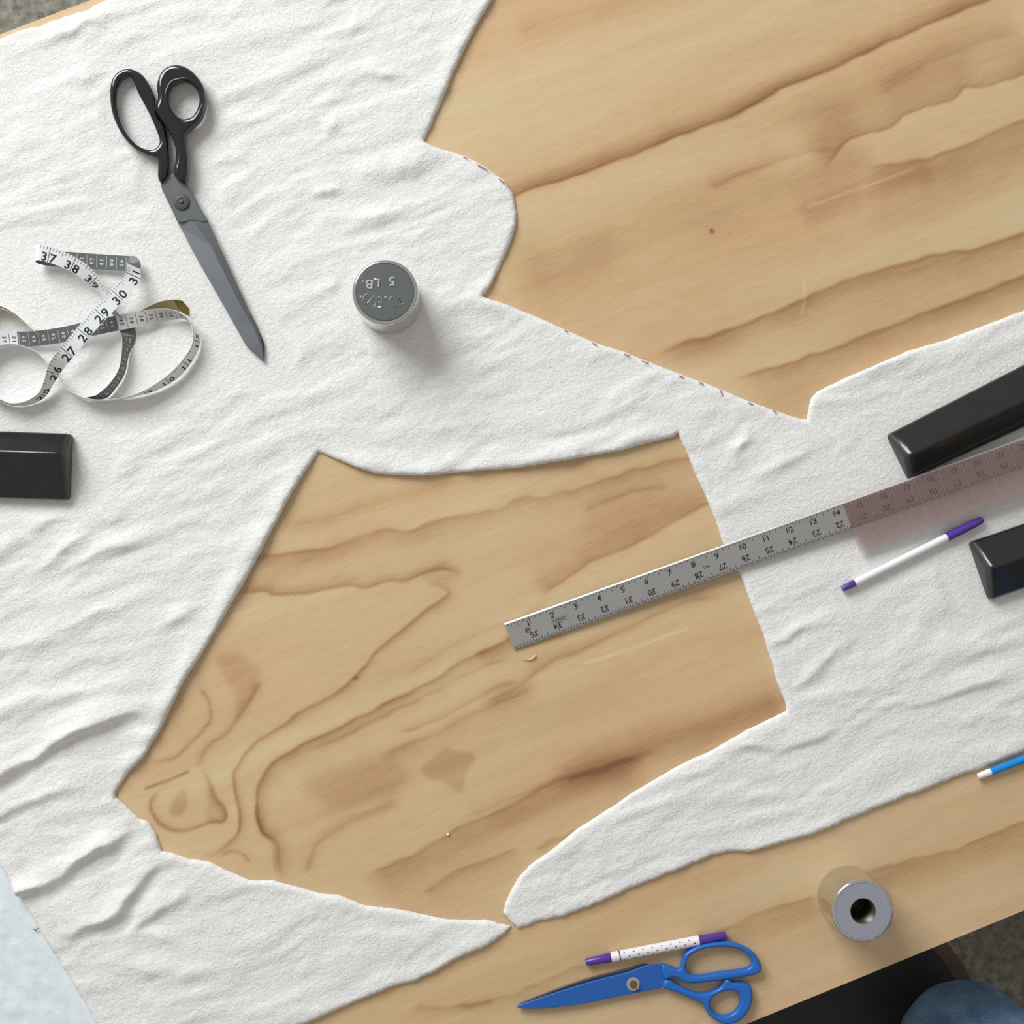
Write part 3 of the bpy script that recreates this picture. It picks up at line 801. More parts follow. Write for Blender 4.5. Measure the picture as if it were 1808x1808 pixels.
# ================================================================== black-handled shears
z3 = lambda pts: Z(160, 90, 5.318, pts)
z2 = lambda pts: Z(0, 380, 3.767, pts)
b0 = P(320, 357, ZC)
sh = thing('dressmaking_shears', 'black-handled steel dressmaking shears lying on the white fabric', 'scissors', b0)
def blade(name, rows, zb, m, parent, mats=None):
    """rows: (left, mid, right) px with heights (zl, zm, zr) over zb"""
    rings = []
    for l, mi, r, zl, zm, zr in rows:
        rings.append([P(*l, zb), P(*l, zb + zl), P(*mi, zb + zm), P(*r, zb + zr), P(*r, zb)])
    v, f = loft(rings)
    o = mesh(name, v, f, mats or m, parent); fix_normals(o)
    if mats:
        n = len(rings[0])
        for i in range(len(rings) - 1):
            o.data.polygons[i * n + 1].material_index = 1
    return o
zb = ZC + 0.0006
lowb = blade('lower_blade', [((300, 352), (318, 350), (338, 346), .002, .0022, .002), ((345, 440), (360, 436), (378, 430), .002, .0022, .002), ((432, 560), (440, 556), (452, 572), .002, .0022, .002), ((458, 600), (462, 602), (466.5, 606), .002, .002, .002), ((464, 630), (465, 632), (467, 632), .001, .001, .001)], zb, M['dark_steel'], sh)
zb2 = zb + 0.0024
blade('upper_blade', [
  ((313, 392), (339, 389), (366.5, 391), .0014, .0042, .0036),
  ((320, 404), (348, 400), (372, 402), .0012, .0042, .0036),
  ((345, 452), (372, 433), (394, 449), .0012, .0040, .0034),
  ((386, 524), (402, 495), (421, 508), .0010, .0036, .0030),
  ((412, 570), (426, 542), (440, 549), .0010, .0032, .0026),
  ((435, 611), (448, 578), (455, 582), .0008, .0026, .0022),
  ((455, 630), (462, 614), (465, 612), .0006, .0018, .0016),
  ((464.5, 638.5), (465.5, 637), (466.5, 637), .0004, .0006, .0006)], zb2, None, sh, [M['grey_steel'], M['grind_steel']])
ric = [(300, 307), (306, 309), (313, 310), (325, 318), (334, 333), (345, 352), (356, 372), (367, 392), (340, 389.5), (316.5, 393.5), (308, 379), (296, 354), (287, 336), (284, 320), (290, 313), (296, 307)]
plate('ricasso', ric, [], zb2, zb2 + 0.0046, 0.0006, M['grey_steel'], sh, n=3)
# handles
lh_out = z3([(660, 1235), (634, 1180), (636, 1080), (622, 1015), (500, 968), (380, 890), (280, 760), (210, 600), (186, 440), (196, 300), (250, 212), (340, 172), (420, 186), (500, 240), (560, 330), (605, 440), (622, 560), (650, 640), (695, 705), (726, 840), (742, 1000), (740, 1120), (715, 1190)])
lh_in = z3([(372, 240), (300, 270), (256, 340), (242, 440), (252, 540), (290, 680), (350, 790), (430, 878), (510, 922), (590, 928), (636, 896), (650, 850), (632, 780), (575, 640), (510, 510), (450, 400), (415, 310)])
plate('long_loop_handle', lh_out, [lh_in], zb + 0.0010, zb + 0.0125, 0.0036, M['black_enamel'], sh, n=4, zref=zb + 0.008)
rh_out = z3([(810, 136), (705, 168), (645, 250), (626, 340), (636, 450), (612, 540), (625, 592), (690, 690), (752, 780), (790, 880), (802, 960), (800, 1040), (782, 1120), (795, 1185), (850, 1230), (905, 1215), (920, 1100), (915, 980), (896, 850), (902, 776), (960, 722), (1040, 640), (1078, 530), (1085, 430), (1060, 330), (1000, 240), (920, 170)])
rh_in = z3([(850, 290), (775, 325), (738, 400), (738, 490), (770, 570), (830, 630), (890, 644), (960, 620), (1005, 550), (1024, 470), (1010, 390), (960, 325), (905, 295)])
plate('thumb_ring_handle', rh_out, [rh_in], zb + 0.0020, zb + 0.0165, 0.0044, M['black_enamel'], sh, n=4, zref=zb + 0.011)
# raised inner lip of the thumb ring
lip = catmull(z3([(850, 262), (760, 292), (712, 380), (712, 480), (748, 590), (820, 655), (890, 672), (975, 645), (1030, 560), (1052, 470), (1035, 370), (975, 295), (910, 262)]), 5)
def ring_tube(name, loop_px, z, r, m, parent, seg=8):
    pts = [PV(a, b, z) for a, b in loop_px]; n = len(pts); rings = []
    for i in range(n):
        d = (pts[(i + 1) % n] - pts[i - 1]).normalized(); x = d.cross(Vector((0, 0, 1))); 
        rings.append([pts[i] + (x * math.cos(a) + Vector((0, 0, 1)) * math.sin(a)) * r for a in [2 * math.pi * k / seg for k in range(seg)]])
    rings.append(rings[0])
    v, f = loft(rings, cap=False)
    o = mesh(name, v, f, m, parent, smooth=True); fix_normals(o); return o
ring_tube('ring_lip', lip, zb + 0.0152, 0.0016, M['black_enamel'], sh, 12)
c = P(321, 357.5, zb2 + 0.0046)
lathe('pivot_screw', [(0.0080, 0.0), (0.0080, 0.0012), (0.0072, 0.0020), (0.0045, 0.0022), (0.0042, 0.0016), (0.0022, 0.0016), (0.0018, 0.0030), (0.0004, 0.0032)], c, M['dark_steel'], sh, seg=40)

# ================================================================== blue shears
zs = lambda pts: Z(880, 1560, 3.616, pts)
b0 = P(1119, 1738, T)
bs = thing('fabric_scissors', 'all-blue fabric scissors lying on the bare plywood beside the dotted marker', 'scissors', b0)
zt = T + 0.0006
plate('lower_blade', zs([(125, 778), (300, 700), (560, 608), (800, 548), (940, 512), (1010, 560), (1010, 640), (850, 690), (600, 745), (300, 790)]), [], zt, zt + 0.0026, 0.0004, M['dark_steel'], bs, n=3)
bl = zs([(118, 787), (200, 752), (330, 706), (600, 622), (830, 562), (940, 522), (1050, 514), (1105, 532), (1078, 596), (1034, 662), (1000, 672), (850, 702), (700, 732), (500, 772), (250, 797)])
plate('upper_blade', bl, [], zt + 0.0030, zt + 0.0066, 0.0008, M['blue_paint'], bs, n=3)
uh_out = zs([(1040, 516), (1100, 525), (1150, 540), (1168, 500), (1192, 442), (1250, 402), (1340, 376), (1450, 366), (1540, 386), (1620, 430), (1664, 490), (1676, 540), (1650, 572), (1560, 592), (1470, 606), (1350, 622), (1250, 632), (1180, 622), (1120, 592), (1060, 606)])
uh_in = zs([(1196, 515), (1216, 462), (1280, 422), (1380, 402), (1500, 407), (1578, 442), (1614, 490), (1600, 528), (1540, 545), (1420, 560), (1300, 580), (1230, 578), (1203, 556)])
plate('upper_loop_handle', uh_out, [uh_in], zt + 0.0006, zt + 0.0105, 0.0030, M['blue_handle'], bs, n=4)
lo_out = zs([(1078, 604), (1140, 640), (1230, 680), (1300, 694), (1370, 680), (1418, 652), (1440, 612), (1468, 600), (1490, 624), (1560, 628), (1602, 644), (1620, 705), (1606, 782), (1562, 850), (1502, 886), (1440, 892), (1380, 866), (1330, 820), (1304, 768), (1240, 735), (1150, 697), (1044, 655)])
lo_in = zs([(1350, 772), (1360, 732), (1400, 698), (1468, 678), (1518, 688), (1540, 722), (1534, 770), (1500, 818), (1440, 838), (1390, 830), (1360, 805)])
plate('lower_ring_handle', lo_out, [lo_in], zt + 0.0002, zt + 0.0098, 0.0029, M['blue_handle'], bs, n=4)
c = P(1118, 1737, zt + 0.0066)
lathe('pivot_washer', [(0.0068, 0), (0.0068, 0.0008), (0.0055, 0.0014)], c, M['chrome'], bs, seg=32)
lathe('pivot_post', [(0.0042, 0.0012), (0.0042, 0.0048), (0.0036, 0.0056)], c, M['brass'], bs, seg=6)

# ================================================================== chrome weights
W1 = P(686.5, 534, ZC); HW = 0.0585; RW = 0.0322
w1 = thing('round_weight', 'chrome cylinder weight stamped 5 LB standing on the white fabric', 'weight', W1, 'round chrome weights')
lathe('body', [(RW - .002, 0), (RW, .0015), (RW, HW - .0048), (RW - .0006, HW - .0042), (RW - .0006, HW - .0036), (RW, HW - .0030)] + [(RW - .0030 * (1 - math.cos(a)), HW - .0030 + .0030 * math.sin(a)) for a in [math.pi / 2 * i / 9 for i in range(1, 10)]] + [(RW - .0036, HW - .0004), (RW - .0040, HW - .0012)], W1, M['chrome'], w1)
lathe('top_face', [(RW - .0042, HW - .002), (RW - .0042, HW - .0002), (RW - .0046, HW + .0001)], W1, M['brushed'], w1)
tx = Print()
ct = W1 + np.array((0, 0, HW))
def emboss(name, s, ax, ay, size, rot, h, m, parent, cen, wid=1.0):
    v, f = glyph(s); n = len(v); c, si = math.cos(rot), math.sin(rot)
    xy = np.column_stack(((wid * v[:, 0] * c - v[:, 1] * si) * size + ax, (wid * v[:, 0] * si + v[:, 1] * c) * size + ay))
    top = np.column_stack((cen[0] + xy[:, 0], cen[1] + xy[:, 1], np.full(n, cen[2] + h))); bot = top.copy(); bot[:, 2] = cen[2] - 0.0002
    ed = {}
    for q in f:
        for k in range(len(q)): ed[(q[k], q[(k + 1) % len(q)])] = 1
    fs = list(f) + [(a, b, b + n, a + n) for (a, b) in ed if (b, a) not in ed]
    o = mesh(name, np.vstack((top, bot)), fs, m, parent); fix_normals(o); bevel(o, 0.00045, 2); return o
k = S * (H - HW) / H
def zw(px, py): return (px / 15.07 - 58) * k, -(py / 15.07 - 52) * k
emboss('stamped_numeral', '5', *zw(1060, 500), 0.0122, math.pi + 0.05, 0.0011, M['polished'], w1, ct, 1.15)
for chh, x_, y_, sz in (('L', 650, 545, 0.0122), ('B', 455, 580, 0.0122), ('.', 285, 505, 0.0122)):
    emboss('stamped_letter', chh, *zw(x_, y_), sz, math.pi - 0.08, 0.0011, M['polished'], w1, ct, 1.15)
for i, chh in enumerate('TOLEDO'):
    q_ = i - 2.5                            # shallow arc near the rim, read from the far side
    emboss('maker_letter', chh, *zw(830 - q_ * 178, 1075 - 16 * q_ * q_), 0.0165, math.pi - q_ * 0.13, 0.0006, M['brushed_light'], w1, ct, 0.62)
def dot(px, py, r, name):
    c = np.array((ct[0] + (px / 15.07 - 58) * k, ct[1] - (py / 15.07 - 52) * k, ct[2]))
    lathe(name, [(r, -0.0002), (r * .9, .0004), (r * .3, .0007)], c, M['chrome'], w1, seg=14)
dot(235, 920, 0.0012, 'punch_dot'); dot(1370, 1090, 0.0008, 'punch_dot')

W2 = P(1496.5, 1583, T); HW2 = 0.0585; RW2 = 0.0308
w2 = thing('round_weight', 'chrome cylinder weight with a bored hole standing on the bare plywood', 'weight', W2, 'round chrome weights')
rb = RW2 * 0.41
lathe('body', [(RW2 - .002, 0), (RW2, .0015), (RW2, HW2 - .0030)] + [(RW2 - .0030 * (1 - math.cos(a)), HW2 - .0030 + .0030 * math.sin(a)) for a in [math.pi / 2 * i / 9 for i in range(1, 10)]] + [(RW2 - .0034, HW2 - .0006)], W2, M['chrome'], w2, cap=False)
def annulus(name, r0, r1, c, z0, z1, m, parent, seg=72):
    prof = [(r1, z0), (r1, z1), (r0, z1), (r0, z0)]
    rings = [[(c[0] + r * math.cos(2 * math.pi * k / seg), c[1] + r * math.sin(2 * math.pi * k / seg), c[2] + z) for k in range(seg)] for r, z in prof]
    v, f = loft(rings, cap=False); o = mesh(name, v, f, m, parent); fix_normals(o); sharp(o, 30); return o
annulus('end_face', rb, RW2 - .0033, W2, HW2 - .004, HW2, M['matte_face'], w2)
pr = []
for i in range(22):
    z = HW2 - .0006 - i * 0.0018; pr += [(rb * 0.995, z), (rb * 0.93, z - .0009)]
pr.append((rb * .6, HW2 - .042))
rings = [[(W2[0] + r * math.cos(2 * math.pi * q / 40), W2[1] + r * math.sin(2 * math.pi * q / 40), W2[2] + z) for q in range(40)] for r, z in pr]
v, f = loft(rings, cap=False); f.append(tuple(range((len(rings) - 1) * 40, len(rings) * 40)))
o = mesh('threaded_bore', v, f, M['thread'], w2); 
v, f = loft([[(W2[0] + (RW2 - .002) * math.cos(2 * math.pi * q / 72), W2[1] + (RW2 - .002) * math.sin(2 * math.pi * q / 72), W2[2] + z) for q in range(72)] for z in (0.0, 0.002)])
mesh('base_disc', v, f, M['chrome'], w2)

# ================================================================== black iron bar weights
def bar_weight(label, axis_end, axis_far, wl, wr, ridge, zbase, hh, taper_far, ends=None, lo=0.009):
    """roof-shaped cast bar; px of the middle of the near end and of the far end, half widths px"""
    A = P(*axis_end, zbase); B = P(*axis_far, zbase)
    d = (B - A)[:2]; L = np.linalg.norm(d); d = d / L; n = np.array((-d[1], d[0]))
    t = thing('bar_weight', label, 'weight', (A + B) / 2, 'black iron bar weights')
    def ring(s, kw, kz, zlow=None):
        c = A[:2] + d * s; f = s / L
        a, b = wl * S * kw * (1 + (taper_far - 1) * f), wr * S * kw * (1 + (taper_far - 1) * f)
        r = ridge * S * kw
        z1 = lo * kz; z2 = hh * kz
        pts = [(-b, 0), (-b, z1), (r, z2), (a, z1), (a, 0)]
        return [(*(c + n * x), zbase + z) for x, z in pts]
    rings = [ring(0.0, 0.955, 0.72), ring(0.004, 1.0, 0.97), ring(0.010, 1, 1.0), ring(L * .5, 1, 1.0), ring(L - .010, 1, 1.0), ring(L - .004, 1, 0.97), ring(L, .955, .72)]
    v, f = loft(rings); o = mesh('body', v, f, [M['cast_black'], M['cast_black_worn']], t); fix_normals(o)
    np_ = len(rings[0])
    for i, p in enumerate(o.data.polygons):
        if p.vertices[0] < np_ and all(q < 2 * np_ for q in p.vertices): p.material_index = 1
    bevel(o, 0.0026, 4, 20)
    return t
bar_weight('black iron bar weight at the left edge below the measuring tape', (128, 823), (-210, 812), 60, 56, -18, ZC, 0.030, 1.0)
bar_weight('black iron bar weight with a bright ridge, above the steel yardstick', (1583, 809), (1945, 634), 45, 43, -2, ZC, 0.030, 1.22, lo=0.0075)
bar_weight('black iron bar weight at the right edge beside the purple-capped pen', (1726, 1010), (2050, 900), 56, 52, 6, ZC, 0.032, 1.0)

# ================================================================== steel yardstick (rises gently towards the right)
zl = T + 0.0009
def zr_at(s): return zl + 0.030 * s
A = P(891, 1103, zl); 
B0 = P(1808, 775, zr_at(0.565))
du = B0 - A; Lr = np.linalg.norm(du); du /= Lr
up = np.array((0, 0, 1.0)); dv = np.cross(up, du); dv /= np.linalg.norm(dv)      # towards the upper edge
nv = np.cross(du, dv)
RWID = 0.0272
yard = thing('yardstick', 'steel yardstick lying from the bare plywood across the fabric under the clear ruler', 'ruler', A)
def rf(a, b, h=0.0):          # a along from the left end, b from the upper edge downwards
    return A + du * a - dv * b + nv * h
LEN = 0.74
hole = (0.0205, 0.0132, 0.0030)
def yard_plate():
    nh = 24
    outer = [(0, 0.0), (LEN, 0.0), (LEN, RWID), (0.0006, RWID)]
    pts = [Vector(p) for p in outer] + [Vector((hole[0] + hole[2] * math.cos(2 * math.pi * k / nh), hole[1] + hole[2] * math.sin(2 * math.pi * k / nh))) for k in range(nh)]
    ed = [(i, (i + 1) % 4) for i in range(4)] + [(4 + i, 4 + (i + 1) % nh) for i in range(nh)]
    r = delaunay_2d_cdt(pts, ed, [], 0, 1e-8)
    xy = [tuple(p) for p in r[0]]; tri = []
    for t in r[2]:
        c = sum((Vector(xy[i]) for i in t), Vector((0, 0))) / 3
        if (c - Vector(hole[:2])).length > hole[2] * 0.98 * 0.999 or max((Vector(xy[i]) - Vector(hole[:2])).length for i in t) > hole[2] * 1.05: tri.append(tuple(t))
    n = len(xy); h = 0.0011
    v = [rf(a, b, h) for a, b in xy] + [rf(a, b, 0) for a, b in xy]
    f = list(tri) + [tuple(reversed([i + n for i in t])) for t in tri]
    for a, b in ed: f.append((a, b, b + n, a + n))
    o = mesh('blade', v, f, M['ruler_steel'], yard); fix_normals(o)
    e = 0.0014
    q = [(0, 0), (LEN, 0)]
    v = [rf(0, -e, 0), rf(LEN, -e, 0), rf(LEN, 0, h), rf(0, 0, h), rf(0, 0, 0), rf(LEN, 0, 0)]
    o = mesh('polished_edge', v, [(0, 1, 2, 3), (3, 2, 5, 4), (0, 4, 5, 1), (0, 3, 4), (1, 5, 2)], M['polished'], yard); fix_normals(o)
yard_plate()
pr = Print(); hI = 0.00118; IN = 0.0254
f1 = lambda a, b: rf(a, b, hI)
for i in range(1, int(LEN / IN * 8)):
    a = i * IN / 8; 
    ln = 0.0080 if i % 8 == 0 else (0.0048 if i % 4 == 0 else (0.0034 if i % 2 == 0 else 0.0022))
    pr.rect(f1, a - .00028, a + .00028, 0.0004, ln)
for i in range(1, int(LEN / IN * 16)):
    a = i * IN / 16
    ln = 0.0082 if i % 16 == 0 else (0.0058 if i % 8 == 0 else (0.0042 if i % 4 == 0 else (0.0034 if i % 2 == 0 else 0.0022)))
    pr.rect(f1, a - .00030, a + .00030, RWID - ln, RWID - 0.0004)
for k_ in range(1, 29):
    a = k_ * IN; s = str(k_)
    if len(s) == 1: pr.text(f1, s, a - 0.0022, 0.0068, 0.0084, 1, -1)
    else:
        pr.text(f1, s[0], a - 0.0020, 0.0068, 0.0084, 1, -1); pr.text(f1, s[1], a + 0.0026, 0.0068, 0.0084, 1, -1)
    m_ = 36 - k_; s = '%d' % m_
    if len(s) == 2:
        pr.text(f1, s[0], a + 0.0024, RWID - 0.0082, 0.0084, -1, 1); pr.text(f1, s[1], a - 0.0024, RWID - 0.0082, 0.0084, -1, 1)
    else: pr.text(f1, s, a + 0.0024, RWID - 0.0082, 0.0084, -1, 1)
pr.text(f1, 'STANLEY', 0.0545, 0.0135, 0.0036, 1, -1)
for a0, a1, b0_, b1 in ((0.046, 0.064, 0.0110, 0.0112), (0.046, 0.064, 0.0158, 0.0160), (0.0448, 0.0450, 0.0122, 0.0148), (0.0650, 0.0652, 0.0110, 0.0160)):
    pr.rect(f1, a0, a1, b0_, b1)
pr.rect(f1, 0.0449, 0.0462, 0.0119, 0.0122); pr.rect(f1, 0.0449, 0.0462, 0.0148, 0.0151)
pr.text(f1, 'USA', 0.2135, 0.0135, 0.0036, 1, -1)
pr.build('printed_scale', M['ink'], yard)

# ================================================================== clear gridded ruler on top of the yardstick
CA = 0.3655; CW = 0.0508; CL = 0.30; ch = 0.0013
cr = thing('clear_ruler', 'clear pinkish ruler with a fine red grid lying over the steel yardstick', 'ruler', rf(CA, CW / 2, ch))
def cf(a, b, h=0.0): return rf(CA + a + 0.22 * b * 0, b, ch + h)
v = [cf(a, b, h) for h in (0, 0.0011) for a, b in ((0, 0), (CL, 0), (CL, CW), (0, CW))]
o = mesh('acrylic_strip', v, [(0, 1, 2, 3), (7, 6, 5, 4), (0, 4, 5, 1), (1, 5, 6, 2), (2, 6, 7, 3), (3, 7, 4, 0)], M['clear'], cr); fix_normals(o)
g = Print(); f2 = lambda a, b: cf(a, b, 0.0012)
E8 = IN / 8
for i in range(0, int(CL / E8) + 1):
    a = i * E8; w_ = 0.00020 if i % 8 == 0 else (0.00010 if i % 4 == 0 else 0.00006)
    if i == 0: w_ = 0.0002
    g.rect(f2, max(0, a - w_), a + w_, 0.0, CW)
for j in range(0, 17):
    b = j * CW / 16; w_ = 0.00013 if j % 8 == 0 else 0.00006
    g.rect(f2, 0, CL, max(0, b - w_), min(CW, b + w_))
g.build('red_grid', M['red_line'], cr)

# ================================================================== pens and marker
def pt_along(a, b, t): return tuple(np.array(a) * (1 - t) + np.array(b) * t)
def pen(name, label, cat, p0, p1, zfloor, sections, group=None):
    """sections: (part, material, [(t, radius px)...]) along the axis from p0 to p1 (px at axis height)"""
    rmax = max(r for _, _, st in sections for _, r in st) * S
    zc = zfloor + rmax
    A_ = P(*p0, zc); B_ = P(*p1, zc)
    t = thing(name, label, cat, (A_[0] * .5 + B_[0] * .5, A_[1] * .5 + B_[1] * .5, zfloor), group)
    for part, m, st in sections:
        tube(part, [(A_ * (1 - q) + B_ * q, r * S) for q, r in st], m, t, seg=24)
    return t, A_, B_, zc
pen('ballpoint_pen', 'white pen with purple cap and purple end plug lying on the white fabric', 'pen', (1487, 1040), (1735, 917), ZC, [
    ('end_plug', M['purple'], [(0, 4.6), (0.006, 5.4), (0.09, 6.4), (0.092, 6.0)]),
    ('barrel', M['white_plastic'], [(0.088, 5.9), (0.09, 6.7), (0.40, 6.8), (0.752, 6.9), (0.755, 5.0)]),
    ('cap', M['purple'], [(0.742, 6.0), (0.745, 8.2), (0.78, 8.3), (0.93, 7.4), (0.99, 6.2), (1.0, 4.6)])])
mt, A_, B_, zc = pen('dotted_marker', 'white dotted marker with two purple ends lying on bare plywood above the blue scissors', 'pen', (1034, 1699), (1282, 1651), T, [
    ('left_cap', M['purple'], [(0, 5.2), (0.006, 6.0), (0.18, 8.2), (0.185, 7.6)]),
    ('barrel', M['white_barrel'], [(0.180, 7.6), (0.183, 9.0), (0.238, 9.0)] ),
    ('joint_ring', M['ink'], [(0.238, 8.8), (0.246, 8.8)]),
    ('sleeve', M['white_barrel'], [(0.246, 9.0), (0.805, 9.0), (0.808, 8.2)]),
    ('right_cap', M['purple'], [(0.800, 7.8), (0.803, 8.4), (0.985, 7.0), (1.0, 5.6)])])
dp = Print()
ax = (B_ - A_); axl = np.linalg.norm(ax); axn = ax / axl; sidev = np.cross(axn, up); sidev /= np.linalg.norm(sidev)
for row, ang in ((0, 35), (1, -5), (2, -48)):
    for i in range(8):
        t = 0.275 + i * 0.066 + (0.033 if row % 2 else 0)
        if t > 0.79: continue
        a0 = math.radians(ang); r = 9.1 * S
        cpt = A_ + ax * t
        q = []
        for da, dl in ((-.09, -.0012), (.09, -.0006), (.09, .0012), (-.09, .0006)):
            aa = a0 + da; q.append(cpt + axn * dl + (sidev * -math.sin(aa) + up * math.cos(aa)) * r)
        dp.add(q, [(0, 1, 2, 3)])
dp.build('printed_dots', M['ink'], mt)
pen('ballpoint_pen', 'bright blue pen with white end plug on the plywood at the right edge', 'pen', (1726.5, 1371), (1960, 1282), T, [
    ('end_plug', M['white_plastic'], [(0, 4.8), (0.01, 5.6), (0.098, 6.2)]),
    ('barrel', M['cyan_plastic'], [(0.095, 5.6), (0.098, 6.9), (0.5, 7.2), (0.97, 7.0), (1.0, 4)])])

# ================================================================== measuring tape
# stations: edge 1 (zoom px, mm) and edge 2, both over the resting height
ST = [
 ('h', (240, 790, 9), (246, 802, 1)), ('h', (200, 745, 15), (208, 759, 0)), ('h', (100, 655, 16), (107, 669, 0)), ('h', (0, 603, 16), (7, 616, 0)),
 ('h', (-90, 600, 16), (-84, 613, 0)), ('h', (-150, 680, 14), (-140, 702, 2)), ('h', (-120, 770, 11), (-115, 805, 4)), ('e', (-60, 790, 9), (-60, 856, 5)),
 ('e', (0, 790, 9), (0, 862, 5)), ('e', (110, 786, 9), (125, 864, 6)), ('e', (220, 778, 10), (250, 862, 6)), ('e', (400, 742, 11), (420, 850, 7)), ('e', (600, 695, 11), (640, 805, 8)),
 ('e', (780, 655, 12), (800, 775, 8)), ('e', (950, 630, 13), (960, 735, 7)), ('e', (1090, 622, 15), (1110, 700, 4)), ('e', (1190, 645, 17), (1215, 692, 2)),
 ('d', (1262, 703, 17), (1268, 716, 1)), ('d', (1282, 790, 17), (1322, 800, 1)), ('d', (1272, 860, 17), (1326, 880, 1)), ('d', (1225, 940, 17), (1268, 992, 1)),
 ('d', (1140, 1035, 17), (1182, 1088, 1)), ('d', (1030, 1122, 17), (1052, 1163, 1)), ('d', (900, 1190, 17), (905, 1206, 1)), ('d', (720, 1226, 16), (726, 1238, 0)),
 ('d', (570, 1216, 16), (580, 1230, 0)), ('d', (450, 1158, 16), (468, 1174, 0)), ('d', (395, 1093, 16), (410, 1106, 0)), ('d', (322, 995, 16), (334, 1010, 0)),
 ('d', (240, 905, 16), (250, 920, 0)), ('d', (110, 858, 16), (118, 874, 0)), ('d', (0, 865, 16), (6, 882, 0)), ('d', (-100, 930, 16), (-93, 945, 0)),
 ('d', (-150, 1060, 16), (-143, 1070, 0)), ('d', (-100, 1180, 16), (-95, 1193, 0)), ('d', (0, 1224, 16), (4, 1236, 0)), ('a', (80, 1250, 16), (95, 1268, 0)),
 ('a', (180, 1232, 16), (205, 1260, 0)), ('a', (262, 1175, 17), (295, 1212, 2)), ('a', (302, 1085, 20), (352, 1128, 6)), ('a', (335, 975, 21), (420, 1020, 12)),
 ('a', (430, 845, 21), (515, 916, 18)), ('a', (560, 690, 21), (642, 762, 20)), ('a', (700, 540, 21), (785, 612, 20)), ('a', (800, 430, 22), (888, 500, 20)),
 ('a', (848, 358, 22), (926, 430, 18)), ('b', (862, 328, 18), (915, 352, 12)), ('b', (864, 345, 11), (890, 290, 8)), ('b', (845, 370, 7), (848, 272, 8)), ('b', (790, 374, 6), (790, 262, 8)),
 ('b', (650, 366, 5), (640, 252, 8)), ('b', (480, 352, 5), (470, 240, 8)), ('b', (350, 338, 4), (335, 240, 7)), ('b', (272, 322, 5), (258, 225, 8)),
 ('c', (236, 308, 11), (246, 200, 15)), ('c', (258, 305, 16), (280, 192, 20)), ('c', (345, 325, 17), (385, 225, 20)), ('c', (450, 362, 16), (500, 280, 20)),
 ('c', (560, 425, 13), (600, 358, 19)), ('c', (655, 510, 6), (685, 478, 17)), ('i', (710, 590, 2), (728, 575, 14)), ('i', (775, 690, 0), (800, 680, 8)),
 ('i', (825, 790, 6), (886, 778, 1)), ('i', (808, 920, 15), (858, 910, 1)), ('i', (785, 1030, 16), (834, 1042, 1)), ('i', (722, 1125, 16), (782, 1137, 1)), ('i', (640, 1190, 16), (712, 1216, 0)), ('i', (585, 1212, 14), (600, 1226, 0)),
]
TW = 0.0152
class Ribbon:
    def __init__(self, st, n=14):
        c, w = [], []
        for _, e1, e2 in st:
            p1 = P(*Z(0, 380, 3.767, [e1[:2]])[0], ZC + e1[2] * .001); p2 = P(*Z(0, 380, 3.767, [e2[:2]])[0], ZC + e2[2] * .001)
            d = p2 - p1; c.append((p1 + p2) / 2); w.append(d / np.linalg.norm(d))
        self.c = catmull(c, n, closed=False); self.w = catmull(w, n, closed=False)
        self.w /= np.linalg.norm(self.w, axis=1)[:, None]
        t = np.gradient(self.c, axis=0); t /= np.linalg.norm(t, axis=1)[:, None]
        self.w -= t * (self.w * t).sum(1)[:, None]; self.w /= np.linalg.norm(self.w, axis=1)[:, None]
        self.n = np.cross(self.w, t); self.t = t
        self.s = np.concatenate(([0], np.cumsum(np.linalg.norm(np.diff(self.c, axis=0), axis=1))))
        self.kind = [st[min(i // n, len(st) - 1)][0] for i in range(len(self.c))]
        low = (self.c[:, 2] - np.abs(self.w[:, 2]) * TW / 2).copy()      # never below the fabric
        self.c[:, 2] += np.maximum(0, ZC + 0.0006 - low)
    def at(self, s, v, side, off):
        f = lambda a: np.array([np.interp(s, self.s, a[:, k]) for k in range(3)])
        return f(self.c) + f(self.w) * v * TW / 2 + f(self.n) * side * (off + 0.00018)
    def find(self, zx, zy):
        p = to_px(self.c[:, :2], self.c[:, 2]) if False else np.array([to_px(q[None, :2], q[2])[0] for q in self.c])
        t = np.array(Z(0, 380, 3.767, [(zx, zy)])[0]); return self.s[np.argmin(((p - t) ** 2).sum(1))]
rib = Ribbon(ST)
tape = thing('measuring_tape', 'loosely looped white measuring tape with black inch numerals lying on the fabric', 'measuring tape', P(170, 590, ZC))
